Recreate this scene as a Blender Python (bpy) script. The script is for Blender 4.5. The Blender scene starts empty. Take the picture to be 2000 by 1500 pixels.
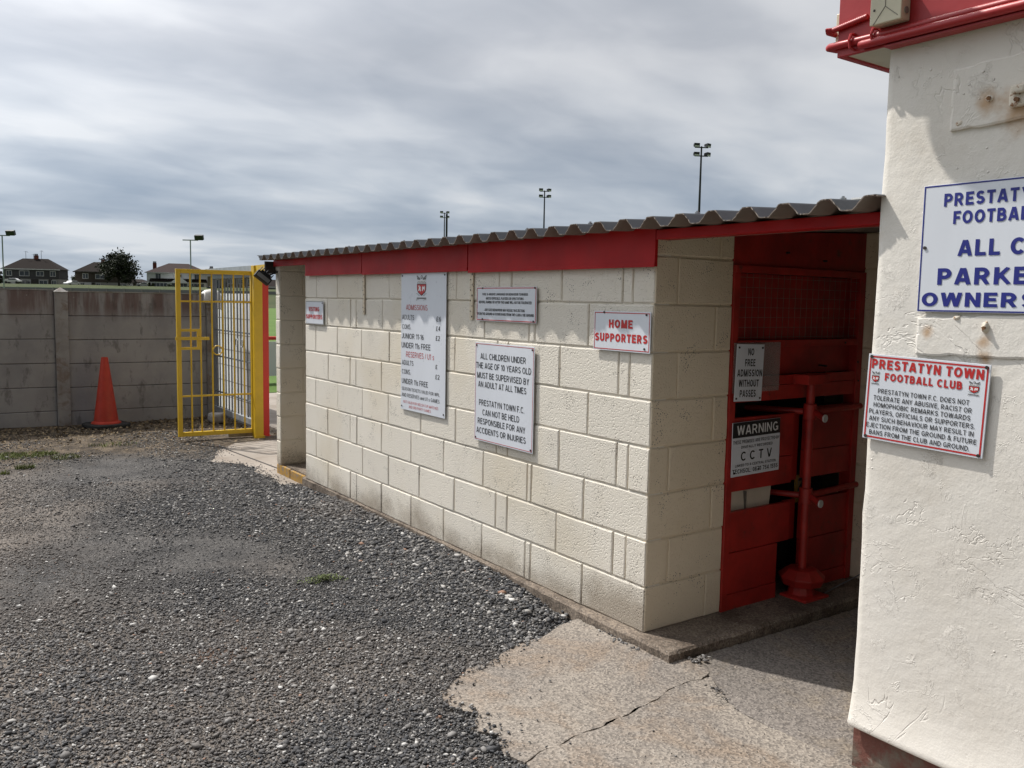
import bpy, bmesh, math, random
import numpy as np
from mathutils import Matrix, Vector, Euler

random.seed(7)
rng = np.random.default_rng(11)
R_ = math.radians
C = bpy.context.scene.collection
scene = bpy.context.scene

# ------------------------------------------------------------------ camera
CAM = Vector((-2.8607, -2.9067, 1.5724))
HEAD, PITCH, ROLL = 0.6164, 0.0946, 0.0181
fw = Vector((math.sin(HEAD)*math.cos(PITCH), math.cos(HEAD)*math.cos(PITCH), -math.sin(PITCH)))
rt = Vector((math.cos(HEAD), -math.sin(HEAD), 0)); up = rt.cross(fw)
r2 = rt*math.cos(ROLL)+up*math.sin(ROLL); u2 = up*math.cos(ROLL)-rt*math.sin(ROLL)
cd = bpy.data.cameras.new('camera'); cam = bpy.data.objects.new('camera', cd); C.objects.link(cam)
cam.matrix_world = Matrix(((r2.x, u2.x, -fw.x, CAM.x), (r2.y, u2.y, -fw.y, CAM.y), (r2.z, u2.z, -fw.z, CAM.z), (0, 0, 0, 1)))
cd.sensor_fit = 'HORIZONTAL'; cd.sensor_width = 36; cd.lens = 36*1686.8/2000
cd.clip_start = 0.05; cd.clip_end = 5000
scene.camera = cam

# ------------------------------------------------------------------ sun and sky
SUN_EL, SUN_AZ = R_(54.5), R_(-25)          # azimuth from +Y towards +X
S = Vector((math.sin(SUN_AZ)*math.cos(SUN_EL), math.cos(SUN_AZ)*math.cos(SUN_EL), math.sin(SUN_EL)))
sl = bpy.data.lights.new('sun', 'SUN'); sl.energy = 3.9; sl.angle = R_(0.9); sl.color = (1.0, 0.955, 0.89)
so = bpy.data.objects.new('sun', sl); C.objects.link(so)
so.rotation_euler = S.to_track_quat('Z', 'Y').to_euler(); so.location = (-20, 40, 60)

w = bpy.data.worlds.new('World'); scene.world = w; w.use_nodes = True
wt = w.node_tree; wt.nodes.clear()
def wn(t, **k):
    n = wt.nodes.new(t)
    for a, b in k.items(): setattr(n, a, b)
    return n
WL = wt.links.new
def wmath(op, a, b=None, c=None, clamp=False):
    n = wn('ShaderNodeMath', operation=op, use_clamp=clamp)
    for i, x in enumerate((a, b, c)):
        if x is None: continue
        if isinstance(x, (int, float)): n.inputs[i].default_value = x
        else: WL(x, n.inputs[i])
    return n.outputs[0]
def wmix(fac, a, b):
    n = wn('ShaderNodeMix', data_type='RGBA')
    if isinstance(fac, (int, float)): n.inputs[0].default_value = fac
    else: WL(fac, n.inputs[0])
    for i, x in ((6, a), (7, b)):
        if isinstance(x, tuple): n.inputs[i].default_value = (*x, 1)
        else: WL(x, n.inputs[i])
    return n.outputs[2]
def wramp(x, stops):
    n = wn('ShaderNodeValToRGB'); e = n.color_ramp.elements
    while len(e) < len(stops): e.new(.5)
    for i, (p, c) in enumerate(stops):
        e[i].position = p; e[i].color = (*c, 1) if isinstance(c, tuple) else (c, c, c, 1)
    WL(x, n.inputs[0]); return n.outputs[0]
tc = wn('ShaderNodeTexCoord'); sx = wn('ShaderNodeSeparateXYZ'); WL(tc.outputs['Generated'], sx.inputs[0])
X, Y, Z = sx.outputs
zz = wmath('MAXIMUM', Z, 0.0)
den = wmath('ADD', zz, 0.17)
cxy = wn('ShaderNodeCombineXYZ'); WL(wmath('DIVIDE', X, den), cxy.inputs[0]); WL(wmath('DIVIDE', Y, den), cxy.inputs[1])
def wnoise(scale, rot, stretch, detail=6, rough=.55, dist=.3, off=(0, 0, 0)):
    mp = wn('ShaderNodeMapping'); WL(cxy.outputs[0], mp.inputs[0])
    mp.inputs['Rotation'].default_value = (0, 0, rot); mp.inputs['Scale'].default_value = stretch; mp.inputs['Location'].default_value = off
    n = wn('ShaderNodeTexNoise'); WL(mp.outputs[0], n.inputs['Vector'])
    n.inputs['Scale'].default_value = scale; n.inputs['Detail'].default_value = detail
    n.inputs['Roughness'].default_value = rough; n.inputs['Distortion'].default_value = dist
    return n.outputs[0]
nA = wnoise(1.05, R_(-30), (1.0, 1.35, 1), 5, .44, .35, (3.1, 1.7, 0))
nB = wnoise(3.1, R_(-34), (0.9, 1.35, 1), 4, .46, .5, (7.1, 4.2, 0))
cl = wmath('ADD', wmath('MULTIPLY', nA, .72), wmath('MULTIPLY', nB, .28))
cloud = wramp(cl, [(.34, (.37, .395, .44)), (.44, (.45, .47, .51)), (.53, (.555, .57, .60)), (.64, (.64, .65, .67))])
# bluish, darker bank of cloud towards the horizon, with thin bright streaks
low = wramp(cl, [(.34, (.26, .32, .405)), (.45, (.34, .395, .47)), (.54, (.43, .48, .545)), (.64, (.575, .605, .645))])
lowf = wramp(zz, [(.02, 1.0), (.12, .85), (.26, 0.0)])
lowf_v = wn('ShaderNodeRGBToBW'); WL(lowf, lowf_v.inputs[0])
cloud2 = wmix(lowf_v.outputs[0], cloud, low)
# brighter cloud around the veiled sun
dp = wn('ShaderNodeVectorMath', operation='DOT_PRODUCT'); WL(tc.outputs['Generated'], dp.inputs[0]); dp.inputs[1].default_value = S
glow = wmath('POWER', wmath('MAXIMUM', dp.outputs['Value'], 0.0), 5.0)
back = wn('ShaderNodeMapRange', interpolation_type='SMOOTHSTEP'); WL(Y, back.inputs[0]); back.inputs[1].default_value = -.55; back.inputs[2].default_value = .22; back.inputs[3].default_value = .36; back.inputs[4].default_value = 1.0   # unseen sky behind the camera dimmed to darken faces turned from the sun
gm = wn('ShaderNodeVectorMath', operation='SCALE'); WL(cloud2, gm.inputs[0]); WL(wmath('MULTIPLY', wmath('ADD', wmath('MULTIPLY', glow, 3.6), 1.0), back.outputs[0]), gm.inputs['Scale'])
sky = wn('ShaderNodeTexSky', sky_type='NISHITA'); sky.sun_disc = False; sky.sun_elevation = SUN_EL; sky.sun_rotation = SUN_AZ
sb = wn('ShaderNodeBackground'); WL(sky.outputs[0], sb.inputs[0]); sb.inputs[1].default_value = 0.06
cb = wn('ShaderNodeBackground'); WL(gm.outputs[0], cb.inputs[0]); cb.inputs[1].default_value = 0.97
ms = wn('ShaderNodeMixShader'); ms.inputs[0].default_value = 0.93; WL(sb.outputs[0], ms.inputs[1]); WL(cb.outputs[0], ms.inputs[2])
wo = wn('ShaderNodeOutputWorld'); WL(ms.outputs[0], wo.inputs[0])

vs = scene.view_settings
vs.view_transform = 'Standard'; vs.look = 'None'; vs.gamma = 1; vs.exposure = 0.20; vs.use_curve_mapping = False

# ------------------------------------------------------------------ materials
class NB:
    """small node-graph builder"""
    def __init__(s, name):
        s.m = bpy.data.materials.new(name); s.m.use_nodes = True; s.t = s.m.node_tree; s.t.nodes.clear()
        s.o = s.t.nodes.new('ShaderNodeOutputMaterial'); s.b = s.t.nodes.new('ShaderNodeBsdfPrincipled')
        s.t.links.new(s.b.outputs[0], s.o.inputs[0]); s.h = None
        s.tc = s.t.nodes.new('ShaderNodeTexCoord'); s.vec = s.tc.outputs['Object']
        g = s.t.nodes.new('ShaderNodeNewGeometry'); s.geo = g
    def put(s, x, inp):
        if isinstance(x, tuple): inp.default_value = (*x, 1) if len(x) == 3 and inp.type == 'RGBA' else x
        elif isinstance(x, (int, float)): inp.default_value = x
        else: s.t.links.new(x, inp)
    def noise(s, scale, detail=4, rough=.55, vec=None, dist=0, color=False):
        n = s.t.nodes.new('ShaderNodeTexNoise'); s.put(vec if vec is not None else s.vec, n.inputs['Vector'])
        n.inputs['Scale'].default_value = scale; n.inputs['Detail'].default_value = detail
        n.inputs['Roughness'].default_value = rough; n.inputs['Distortion'].default_value = dist
        return n.outputs[1 if color else 0]
    def voro(s, scale, feat='F1', out='Distance', vec=None, rnd=1):
        n = s.t.nodes.new('ShaderNodeTexVoronoi'); n.feature = feat; s.put(vec if vec is not None else s.vec, n.inputs['Vector'])
        n.inputs['Scale'].default_value = scale; n.inputs['Randomness'].default_value = rnd
        return n.outputs[out]
    def map(s, scale=(1, 1, 1), rot=(0, 0, 0), vec=None):
        n = s.t.nodes.new('ShaderNodeMapping'); s.put(vec if vec is not None else s.vec, n.inputs[0])
        n.inputs['Scale'].default_value = scale; n.inputs['Rotation'].default_value = rot
        return n.outputs[0]
    def math(s, op, a, b=None, c=None, clamp=False):
        n = s.t.nodes.new('ShaderNodeMath'); n.operation = op; n.use_clamp = clamp
        for i, x in enumerate((a, b, c)):
            if x is not None: s.put(x, n.inputs[i])
        return n.outputs[0]
    def ss(s, x, lo, hi):
        n = s.t.nodes.new('ShaderNodeMapRange'); n.interpolation_type = 'SMOOTHSTEP'
        s.put(x, n.inputs[0]); n.inputs[1].default_value = lo; n.inputs[2].default_value = hi
        return n.outputs[0]
    def mix(s, f, a, b, mode='MIX'):
        n = s.t.nodes.new('ShaderNodeMix'); n.data_type = 'RGBA'; n.blend_type = mode
        s.put(f, n.inputs[0]); s.put(a, n.inputs[6]); s.put(b, n.inputs[7]); return n.outputs[2]
    def sep(s, vec=None):
        n = s.t.nodes.new('ShaderNodeSeparateXYZ'); s.put(vec if vec is not None else s.vec, n.inputs[0]); return n.outputs
    def dist(s, p, vec=None):
        n = s.t.nodes.new('ShaderNodeVectorMath'); n.operation = 'DISTANCE'; s.put(vec if vec is not None else s.vec, n.inputs[0]); n.inputs[1].default_value = p
        return n.outputs['Value']
    def bump(s, h, dist=.003, strength=1.0):
        n = s.t.nodes.new('ShaderNodeBump'); s.put(h, n.inputs['Height']); n.inputs['Distance'].default_value = dist; n.inputs['Strength'].default_value = strength
        if s.h is not None: s.put(s.h, n.inputs['Normal'])
        s.h = n.outputs[0]
    def done(s, col, rough=.8, metal=0, spec=.5):
        s.put(col, s.b.inputs['Base Color']); s.put(rough, s.b.inputs['Roughness']); s.put(metal, s.b.inputs['Metallic'])
        s.b.inputs['Specular IOR Level'].default_value = spec
        if s.h is not None: s.put(s.h, s.b.inputs['Normal'])
        return s.m
M = {}
def scal(c, k): return tuple(min(1, x*k) for x in c)

def block_paint(name, col, dirty):
    n = NB(name); z = n.sep()[2]
    isl = n.geo.outputs['Random Per Island']
    c = n.mix(n.math('MULTIPLY', isl, .5), scal(col, 1.03), scal(col, .90))
    c = n.mix(n.ss(n.noise(1.3, 5), .45, .75), c, scal((col[0]*.93, col[1]*.90, col[2]*.84), 1))
    # bare pin holes where the paint missed the aggregate
    pv = n.math('ADD', n.voro(95), n.math('MULTIPLY', n.ss(n.noise(7, 3), .35, .62), .5))
    c = n.mix(n.ss(pv, .30, .22), c, (.10, .085, .07))
    if dirty:
        a = n.math('ADD', n.math('MULTIPLY', n.ss(z, .24, .0), .40), n.math('SUBTRACT', n.noise(2.2, 6, .65), .44))
        a = n.math('ADD', a, n.math('MULTIPLY', n.ss(n.math('ADD', n.dist((0, .10, .0)), n.math('MULTIPLY', n.noise(6, 5), .25)), .55, .12), .42))
        c = n.mix(n.math('MULTIPLY', n.ss(a, .18, .62), .62), c, (.21, .155, .10))
        sp = n.math('MULTIPLY', n.math('MULTIPLY', n.ss(n.noise(210, 3, .6), .50, .66), n.ss(a, .08, .40)), .8)
        c = n.mix(sp, c, (.06, .045, .03))
    n.bump(n.noise(9, 4), .004, .35)
    n.bump(n.noise(125, 4, .65), .004, .75)
    n.bump(n.ss(n.voro(75), .05, .40), .004, .6)
    return n.done(c, .72, 0, .35)
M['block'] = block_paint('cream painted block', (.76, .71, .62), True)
M['block_shade'] = block_paint('shade-toned cream block', (.71, .62, .48), False)  # same paint as the front, with shade and warm bounce put into its colour

def plain(name, col, rough=.6, var=.15, scale=6, bumpd=.0, bscale=60, metal=0, spec=.5, wear=None, wearlim=(.62, .72), streak=False):
    n = NB(name)
    v = n.map((1, 1, .15)) if streak else n.vec
    c = n.mix(n.ss(n.noise(scale, 5, .6, v), .3, .7), scal(col, 1-var), scal(col, 1+var))
    if wear: c = n.mix(n.ss(n.noise(scale*2.3, 7, .7), *wearlim), c, wear)
    if bumpd: n.bump(n.noise(bscale, 4), bumpd, .6)
    r = n.math('ADD', n.math('MULTIPLY', n.noise(scale*3, 3), .18), rough-.09)
    return n.done(c, r, metal, spec)
M['red_bright'] = plain('red fascia paint', (.36, .016, .019), .42, .10, 3, .0012, 25)
M['red'] = plain('red gloss paint', (.39, .008, .010), .5, .16, 3, .0012, 25, spec=.22, wear=(.33, .05, .045), wearlim=(.68, .74))
M['red_dark'] = plain('red turnstile paint', (.33, .018, .013), .45, .28, 5, .0015, 30, wear=(.09, .025, .018), wearlim=(.58, .76))
M['red_post'] = plain('bright red post paint', (.56, .022, .012), .4, .06, 5)
M['yellow'] = plain('yellow gate paint', (.60, .39, .016), .4, .08, 6, wear=(.34, .20, .03), wearlim=(.68, .78))
M['yellow_edge'] = plain('worn yellow kerb paint', (.36, .20, .03), .7, .15, 9, .003, 60, wear=(.22, .17, .12), wearlim=(.50, .58))
M['galv'] = plain('galvanised steel', (.36, .38, .40), .5, .15, 9, metal=.5)
M['galv_dark'] = plain('dull galvanised steel', (.18, .195, .215), .55, .15, 9, metal=.3)
M['roof_top'] = plain('dark grey coated roofing', (.052, .056, .064), .55, .15, 5, metal=.2, streak=False)
M['roof_under'] = plain('brown grey roofing underside', (.20, .165, .14), .7, .12, 5)
M['timber'] = plain('grey weathered timber', (.20, .18, .155), .85, .3, 7, .004, 40, streak=False)
M['dark_timber'] = plain('dark timber', (.05, .045, .04), .8, .3, 9)
M['black_plastic'] = plain('black plastic', (.012, .012, .013), .45, .2, 12)
M['rubber'] = plain('worn black rubber', (.025, .025, .024), .85, .3, 10, .002, 60)
M['cone'] = plain('orange cone plastic', (.46, .036, .014), .5, .12, 7, wear=(.30, .04, .03), wearlim=(.66, .78))
M['cream_plastic'] = plain('cream plastic', (.62, .57, .42), .45, .06, 8)
M['screw'] = plain('dark screw head', (.06, .05, .045), .5, .3, 40, metal=.6)
M['rust'] = plain('rusty iron', (.22, .11, .05), .85, .5, 40, .003, 90)
M['sign'] = plain('white sign enamel', (.68, .71, .765), .30, .035, 4, spec=.5, wear=(.52, .52, .52), wearlim=(.66, .80), streak=True)
M['sign_edge'] = plain('grey sign edge', (.30, .30, .30), .5, .05, 8)
M['ink_black'] = plain('black sign ink', (.012, .012, .014), .4, 0, 8)
M['ink_red'] = plain('red sign ink', (.48, .022, .022), .4, .05, 8)
M['ink_blue'] = plain('navy sign ink', (.013, .018, .20), .4, .05, 8)
M['ink_white'] = plain('white sign ink', (.74, .74, .74), .4, 0, 8)
M['ink_green'] = plain('green sign ink', (.03, .16, .06), .4, 0, 8)
M['cap'] = plain('pale plastic cap', (.55, .54, .52), .5, .05, 20)
M['card'] = plain('cream card', (.62, .55, .45), .8, .08, 5)
M['mesh_wire'] = plain('rusted galvanised wire', (.22, .19, .17), .5, .25, 20, metal=.5)
M['leaf_weed'] = plain('weed leaves', (.10, .13, .03), .7, .4, 30)
M['grass_blade'] = plain('grass blades', (.12, .145, .032), .7, .4, 5)
M['litter'] = plain('dry leaf litter', (.20, .15, .09), .9, .5, 12)
M['foliage'] = plain('dark foliage', (.028, .036, .016), .7, .55, .6)
M['hedge'] = plain('hedge foliage', (.045, .06, .022), .7, .5, .5)
M['bark'] = plain('bark', (.05, .04, .03), .9, .3, 3)
M['barrier_white'] = plain('white barrier board', (.62, .63, .66), .5, .05, 1)
M['white_wall'] = plain('white wall paint', (.70, .70, .69), .7, .06, 2, .002, 50)
M['white_clad'] = plain('white cladding', (.74, .75, .76), .5, .04, 2)
M['cloth'] = plain('white cloth', (.72, .70, .66), .9, .06, 9, .004, 30)
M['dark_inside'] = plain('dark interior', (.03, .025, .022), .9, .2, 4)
M['car_white'] = plain('white car paint', (.72, .72, .72), .25, .02, 1)
M['car_dark'] = plain('dark blue car paint', (.015, .02, .035), .25, .02, 1)
M['lamp_dark'] = plain('dark lamp housing', (.010, .011, .013), .5, .1, 3)
M['lamp_pale'] = plain('pale lamp reflector', (.62, .60, .66), .3, .04, 3)
M['mast'] = plain('mast steel', (.022, .023, .026), .55, .1, 1, metal=.3)
M['lamp_pole'] = plain('pale lamp column steel', (.26, .28, .31), .55, .1, 1, metal=.3)

def glass(name, col):
    n = NB(name); return n.done(n.mix(n.noise(.7, 2), scal(col, .6), scal(col, 1.3)), .08, 0, .8)
M['window'] = glass('window glass', (.05, .06, .075))
n = NB('clear plastic sheet'); n.b.inputs['Alpha'].default_value = .35; M['perspex'] = n.done((.42, .36, .34), .25)
n = NB('floodlight glass'); M['lens'] = n.done((.22, .22, .21), .15, 0, .6)

def mat_render():
    n = NB('white painted render'); x, y, z = n.sep()
    c = n.mix(n.ss(n.noise(1.5, 6, .6), .35, .7), (.755, .72, .66), (.69, .645, .575))
    c = n.mix(n.math('MULTIPLY', n.ss(n.noise(4.5, 7, .7), .55, .75), .35), c, (.50, .44, .36))
    # hairline cracks and lifted paint edges, in some areas only
    def contour(sc, lo, hi, at=.5):
        q = n.math('ABSOLUTE', n.math('SUBTRACT', n.noise(sc, 5, .62, dist=.8), at)); return n.ss(q, hi, lo)
    area = n.ss(n.noise(2.6, 3), .50, .60)
    crack = n.math('MULTIPLY', contour(2.1, .002, .007), area)
    area2 = n.ss(n.noise(4.1, 3, .5, n.map((1, 1, 1), (.4, .9, .3))), .52, .62)
    crack2 = n.math('MULTIPLY', contour(5.5, .003, .012, .47), area2)
    # rust runs below the old fixings
    for p, r in (((-.117, -1.530, 2.205), .055), ((-.117, -1.635, 2.17), .095), ((-.117, -1.568, 1.475), .034), ((-.117, -1.57, 1.425), .032), ((-.117, -1.385, 1.50), .03)):
        k = n.math('MULTIPLY', n.ss(n.math('ADD', n.dist(p), n.math('MULTIPLY', n.noise(30, 4), r*.9)), r*1.5, r*.5), .85)
        c = n.mix(k, c, (.42, .24, .10))
    n.bump(n.noise(3.2, 5, .55), .014, .35)
    n.bump(n.noise(26, 5, .6), .004, .5)
    n.bump(n.noise(140, 3), .0016, .45)
    lump = n.math('MULTIPLY', n.ss(n.voro(34), .16, .05), n.ss(n.noise(3.6, 2), .55, .66))
    n.bump(lump, .004, .8)
    n.bump(n.math('SUBTRACT', 1.0, crack), .0025, .7); n.bump(crack2, .002, .6)
    flake = n.math('MULTIPLY', n.ss(n.noise(38, 6, .75, dist=1.2), .5, .54), n.ss(n.noise(5.5, 3), .58, .66))
    n.bump(flake, .0025, .6)
    return n.done(c, .62, 0, .4)
M['render'] = mat_render()
M['fixing_paint'] = plain('rust stained white paint', (.66, .60, .50), .7, .12, 30, .004, 60, wear=(.26, .12, .05), wearlim=(.52, .62))
def mat_brick():
    n = NB('red plinth brick')
    b = n.t.nodes.new('ShaderNodeTexBrick'); mp = n.map((1, 1, 1), (R_(90), 0, R_(90)))
    n.put(mp, b.inputs['Vector']); b.inputs['Scale'].default_value = 1; b.inputs['Brick Width'].default_value = .225; b.inputs['Row Height'].default_value = .075; b.inputs['Mortar Size'].default_value = .006
    b.inputs['Color1'].default_value = (.22, .07, .045, 1); b.inputs['Color2'].default_value = (.15, .06, .045, 1); b.inputs['Mortar'].default_value = (.20, .17, .14, 1)
    c = n.mix(n.ss(n.noise(9, 6, .7), .55, .68), b.outputs[0], (.42, .38, .32))
    c = n.mix(n.ss(n.noise(5, 6, .7), .5, .65), c, (.16, .13, .10))
    n.bump(n.noise(40, 5), .006, .8)
    return n.done(c, .9)
M['brick'] = mat_brick()
def mat_gravel_base():
    n = NB('gravel and fines'); x, y, z = n.sep()
    big = n.noise(.55, 5, .55); mid = n.noise(2.6, 5, .6)
    grey = n.mix(n.ss(mid, .35, .65), (.060, .057, .056), (.098, .092, .088))
    brown = n.mix(n.ss(mid, .35, .65), (.13, .110, .095), (.195, .166, .142))
    left = n.ss(n.math('ADD', x, n.math('MULTIPLY', n.noise(.8, 4), 1.3)), -.8, -1.75)
    dirt = n.ss(n.math('ADD', y, n.math('MULTIPLY', n.noise(1.1, 4), 1.6)), 6.9, 7.6)
    k = n.math('MAXIMUM', n.math('MULTIPLY', n.ss(big, .46, .66), .75), n.math('MULTIPLY', left, n.ss(big, .36, .60)))
    c = n.mix(k, grey, brown)
    c = n.mix(dirt, c, n.mix(n.ss(n.noise(5, 6, .7), .35, .65), (.045, .034, .024), (.15, .115, .08)))
    # rusty soil spot in the gravel
    c = n.mix(n.math('MULTIPLY', n.ss(n.math('ADD', n.dist((-1.72, 1.05, -.08)), n.math('MULTIPLY', n.noise(12, 4), .12)), .24, .1), .7), c, (.14, .075, .045))
    v1 = n.voro(85, out='Color'); g1 = n.t.nodes.new('ShaderNodeRGBToBW'); n.put(v1, g1.inputs[0])
    c = n.mix(1.0, c, n.mix(g1.outputs[0], (.42, .42, .43), (1.55, 1.55, 1.52)), 'MULTIPLY')
    c = n.mix(n.math('MULTIPLY', n.ss(n.voro(38), .17, .10), n.ss(n.noise(60, 1), .52, .6)), c, (.36, .34, .31))
    n.bump(n.ss(n.voro(85), .55, .08), .008, .8)
    n.bump(n.ss(n.voro(210), .55, .08), .003, .7)
    return n.done(c, .9, 0, .3)
M['gravel_base'] = mat_gravel_base()
def mat_stone():
    n = NB('crushed dark stone'); i = n.geo.outputs['Random Per Island']
    r = n.t.nodes.new('ShaderNodeValToRGB'); e = r.color_ramp.elements; n.put(i, r.inputs[0])
    st = [(0, (.050, .051, .055)), (.28, (.080, .080, .083)), (.50, (.115, .112, .110)), (.70, (.165, .157, .150)), (.84, (.23, .22, .21)), (.91, (.36, .345, .325)), (.972, (.54, .525, .50)), (.996, (.28, .17, .12))]
    while len(e) < len(st): e.new(.5)
    for k, (p, c) in enumerate(st): e[k].position = p; e[k].color = (*c, 1)
    r.color_ramp.interpolation = 'CONSTANT'
    x, y, z = n.sep()
    tan = n.ss(n.math('ADD', x, n.math('MULTIPLY', n.noise(.8, 4), 1.3)), -.75, -1.75)
    tan = n.math('MULTIPLY', tan, n.math('MULTIPLY', n.ss(n.math('ADD', y, n.math('MULTIPLY', n.noise(1.1, 4), 1.4)), 2.0, 3.3), n.ss(y, 7.5, 5.5)))
    c = n.mix(n.math('MULTIPLY', n.math('MAXIMUM', tan, n.math('MULTIPLY', n.ss(n.noise(.55, 5), .48, .62), .5)), n.math('MULTIPLY', n.math('LESS_THAN', i, .86), .62)), r.outputs[0], (.215, .185, .160))
    n.bump(n.noise(160, 3), .002, .5)
    return n.done(c, .8, 0, .35)
M['stone'] = mat_stone()
def mat_concrete(name, a, b, stain, speck=True, sc=1.0):
    n = NB(name)
    c = n.mix(n.ss(n.noise(1.6*sc, 6, .6), .35, .68), a, b)
    c = n.mix(n.math('MULTIPLY', n.ss(n.noise(2.7*sc, 6, .65, dist=.6), .45, .66), .85), c, stain)
    if speck:
        vc = n.voro(120, out='Color'); g = n.t.nodes.new('ShaderNodeRGBToBW'); n.put(vc, g.inputs[0])
        c = n.mix(1.0, c, n.mix(g.outputs[0], (.45, .45, .46), (1.55, 1.54, 1.50)), 'MULTIPLY')
        sm = n.math('MULTIPLY', n.ss(n.voro(75), .22, .14), n.ss(n.noise(30, 2), .48, .58))
        c = n.mix(n.math('MULTIPLY', sm, .65), c, (.50, .46, .40))
        n.bump(n.voro(120), .002, .6)
    n.bump(n.noise(7, 5), .008, .35)
    n.bump(n.noise(60, 4), .003, .5)
    return n.done(c, .88, 0, .3)
M['apron'] = mat_concrete('exposed aggregate concrete', (.250, .220, .190), (.190, .168, .150), (.215, .168, .130))
M['apron_grey'] = mat_concrete('grey patched concrete', (.185, .165, .150), (.145, .130, .118), (.20, .165, .125))
M['slab'] = mat_concrete('hut slab concrete', (.22, .18, .145), (.155, .125, .10), (.085, .065, .05))
M['gate_conc'] = mat_concrete('pale path concrete', (.33, .29, .25), (.27, .235, .20), (.23, .19, .155), False)
M['fence_conc'] = None
def mat_fence():
    n = NB('grey concrete fence panel'); x, y, z = n.sep()
    c = n.mix(n.ss(n.noise(1.8, 6, .6), .35, .68), (.385, .370, .358), (.295, .285, .282))
    run = n.noise(5.5, 5, .6, n.map((1, 1, .10)))
    top = n.math('MULTIPLY', n.ss(z, 1.28, 1.52), n.ss(run, .40, .58))
    c = n.mix(n.math('MULTIPLY', top, .72), c, (.130, .066, .054))
    c = n.mix(n.math('MULTIPLY', n.ss(n.noise(9, 6, .7, n.map((1, 1, .4))), .54, .68), .5), c, (.085, .078, .072))
    c = n.mix(n.ss(n.voro(14), .13, .07), c, n.mix(n.ss(n.noise(2, 2), .5, .6), c, (.34, .33, .31)))
    n.bump(n.noise(45, 5), .003, .6)
    return n.done(c, .9, 0, .3)
M['fence_conc'] = mat_fence()
M['fence_post'] = mat_concrete('pale concrete post', (.36, .345, .33), (.28, .265, .25), (.22, .17, .14), False, 3)
n = NB('pitch grass'); c = n.mix(n.ss(n.noise(.25, 6, .6), .3, .7), (.075, .135, .026), (.10, .165, .036)); n.bump(n.noise(30, 4), .03, .6); M['pitch'] = n.done(c, .9, 0, .2)
n = NB('bank grass'); c = n.mix(n.ss(n.noise(.06, 7, .65), .3, .7), (.034, .050, .016), (.062, .072, .026)); M['bank'] = n.done(c, .95, 0, .2)

# ------------------------------------------------------------------ helpers
class MB:
    def __init__(s): s.v = []; s.f = []; s.mi = []
    def add(s, vs, fs, mi=0):
        o = len(s.v); s.v += [tuple(v) for v in vs]; s.f += [tuple(i+o for i in f) for f in fs]; s.mi += [mi]*len(fs); return s
    def box(s, a, b, mi=0, xf=None):
        (x0, y0, z0), (x1, y1, z1) = a, b
        vs = [(x0, y0, z0), (x1, y0, z0), (x1, y1, z0), (x0, y1, z0), (x0, y0, z1), (x1, y0, z1), (x1, y1, z1), (x0, y1, z1)]
        if xf is not None: vs = [xf @ Vector(v) for v in vs]
        return s.add(vs, [(3, 2, 1, 0), (4, 5, 6, 7), (0, 1, 5, 4), (1, 2, 6, 5), (2, 3, 7, 6), (3, 0, 4, 7)], mi)
    def bar(s, p, q, wd, ht, mi=0):
        p, q = Vector(p), Vector(q); d = (q-p).normalized()
        a = d.cross(Vector((0, 0, 1)));
        if a.length < 1e-4: a = Vector((1, 0, 0))
        a.normalize(); b = a.cross(d).normalized()
        vs = []
        for e in (p, q):
            for i, j in ((-1, -1), (1, -1), (1, 1), (-1, 1)): vs.append(e+a*(i*wd/2)+b*(j*ht/2))
        return s.add(vs, [(0, 1, 2, 3), (7, 6, 5, 4), (0, 4, 5, 1), (1, 5, 6, 2), (2, 6, 7, 3), (3, 7, 4, 0)], mi)
    def tube(s, pts, r, n=10, mi=0, caps=True):
        pts = [Vector(p) for p in pts]; rs = r if isinstance(r, (list, tuple)) else [r]*len(pts)
        o = []; vs = []; fs = []
        prev = None
        for i, p in enumerate(pts):
            d = (pts[min(i+1, len(pts)-1)]-pts[max(i-1, 0)]).normalized()
            a = prev if prev is not None else (Vector((0, 0, 1)) if abs(d.z) < .9 else Vector((1, 0, 0)))
            a = (a-d*a.dot(d)).normalized(); prev = a; b = d.cross(a)
            for k in range(n):
                t = 2*math.pi*k/n; vs.append(p+a*(math.cos(t)*rs[i])+b*(math.sin(t)*rs[i]))
        for i in range(len(pts)-1):
            for k in range(n):
                k2 = (k+1) % n; fs.append((i*n+k, i*n+k2, (i+1)*n+k2, (i+1)*n+k))
        if caps: fs.append(tuple(range(n))[::-1]); fs.append(tuple((len(pts)-1)*n+k for k in range(n)))
        return s.add(vs, fs, mi)
    def prism(s, poly, z0, z1, mi=0):
        n = len(poly); vs = [(x, y, z0) for x, y in poly]+[(x, y, z1) for x, y in poly]
        fs = [tuple(range(n))[::-1], tuple(range(n, 2*n))]+[(i, (i+1) % n, n+(i+1) % n, n+i) for i in range(n)]
        return s.add(vs, fs, mi)
    def obj(s, name, mats, parent=None, smooth=False, bevel=0, loc=None):
        me = bpy.data.meshes.new(name); me.from_pydata(s.v, [], s.f); me.update()
        o = bpy.data.objects.new(name, me); C.objects.link(o)
        for m in (mats if isinstance(mats, (list, tuple)) else [mats]): me.materials.append(M[m])
        me.polygons.foreach_set('material_index', s.mi)
        if smooth:
            for p in me.polygons: p.use_smooth = True
        if parent is not None: o.parent = parent
        if loc is not None: o.location = loc
        if bevel:
            bm = o.modifiers.new('bevel', 'BEVEL'); bm.width = bevel; bm.segments = 2; bm.limit_method = 'ANGLE'
        return o
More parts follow.
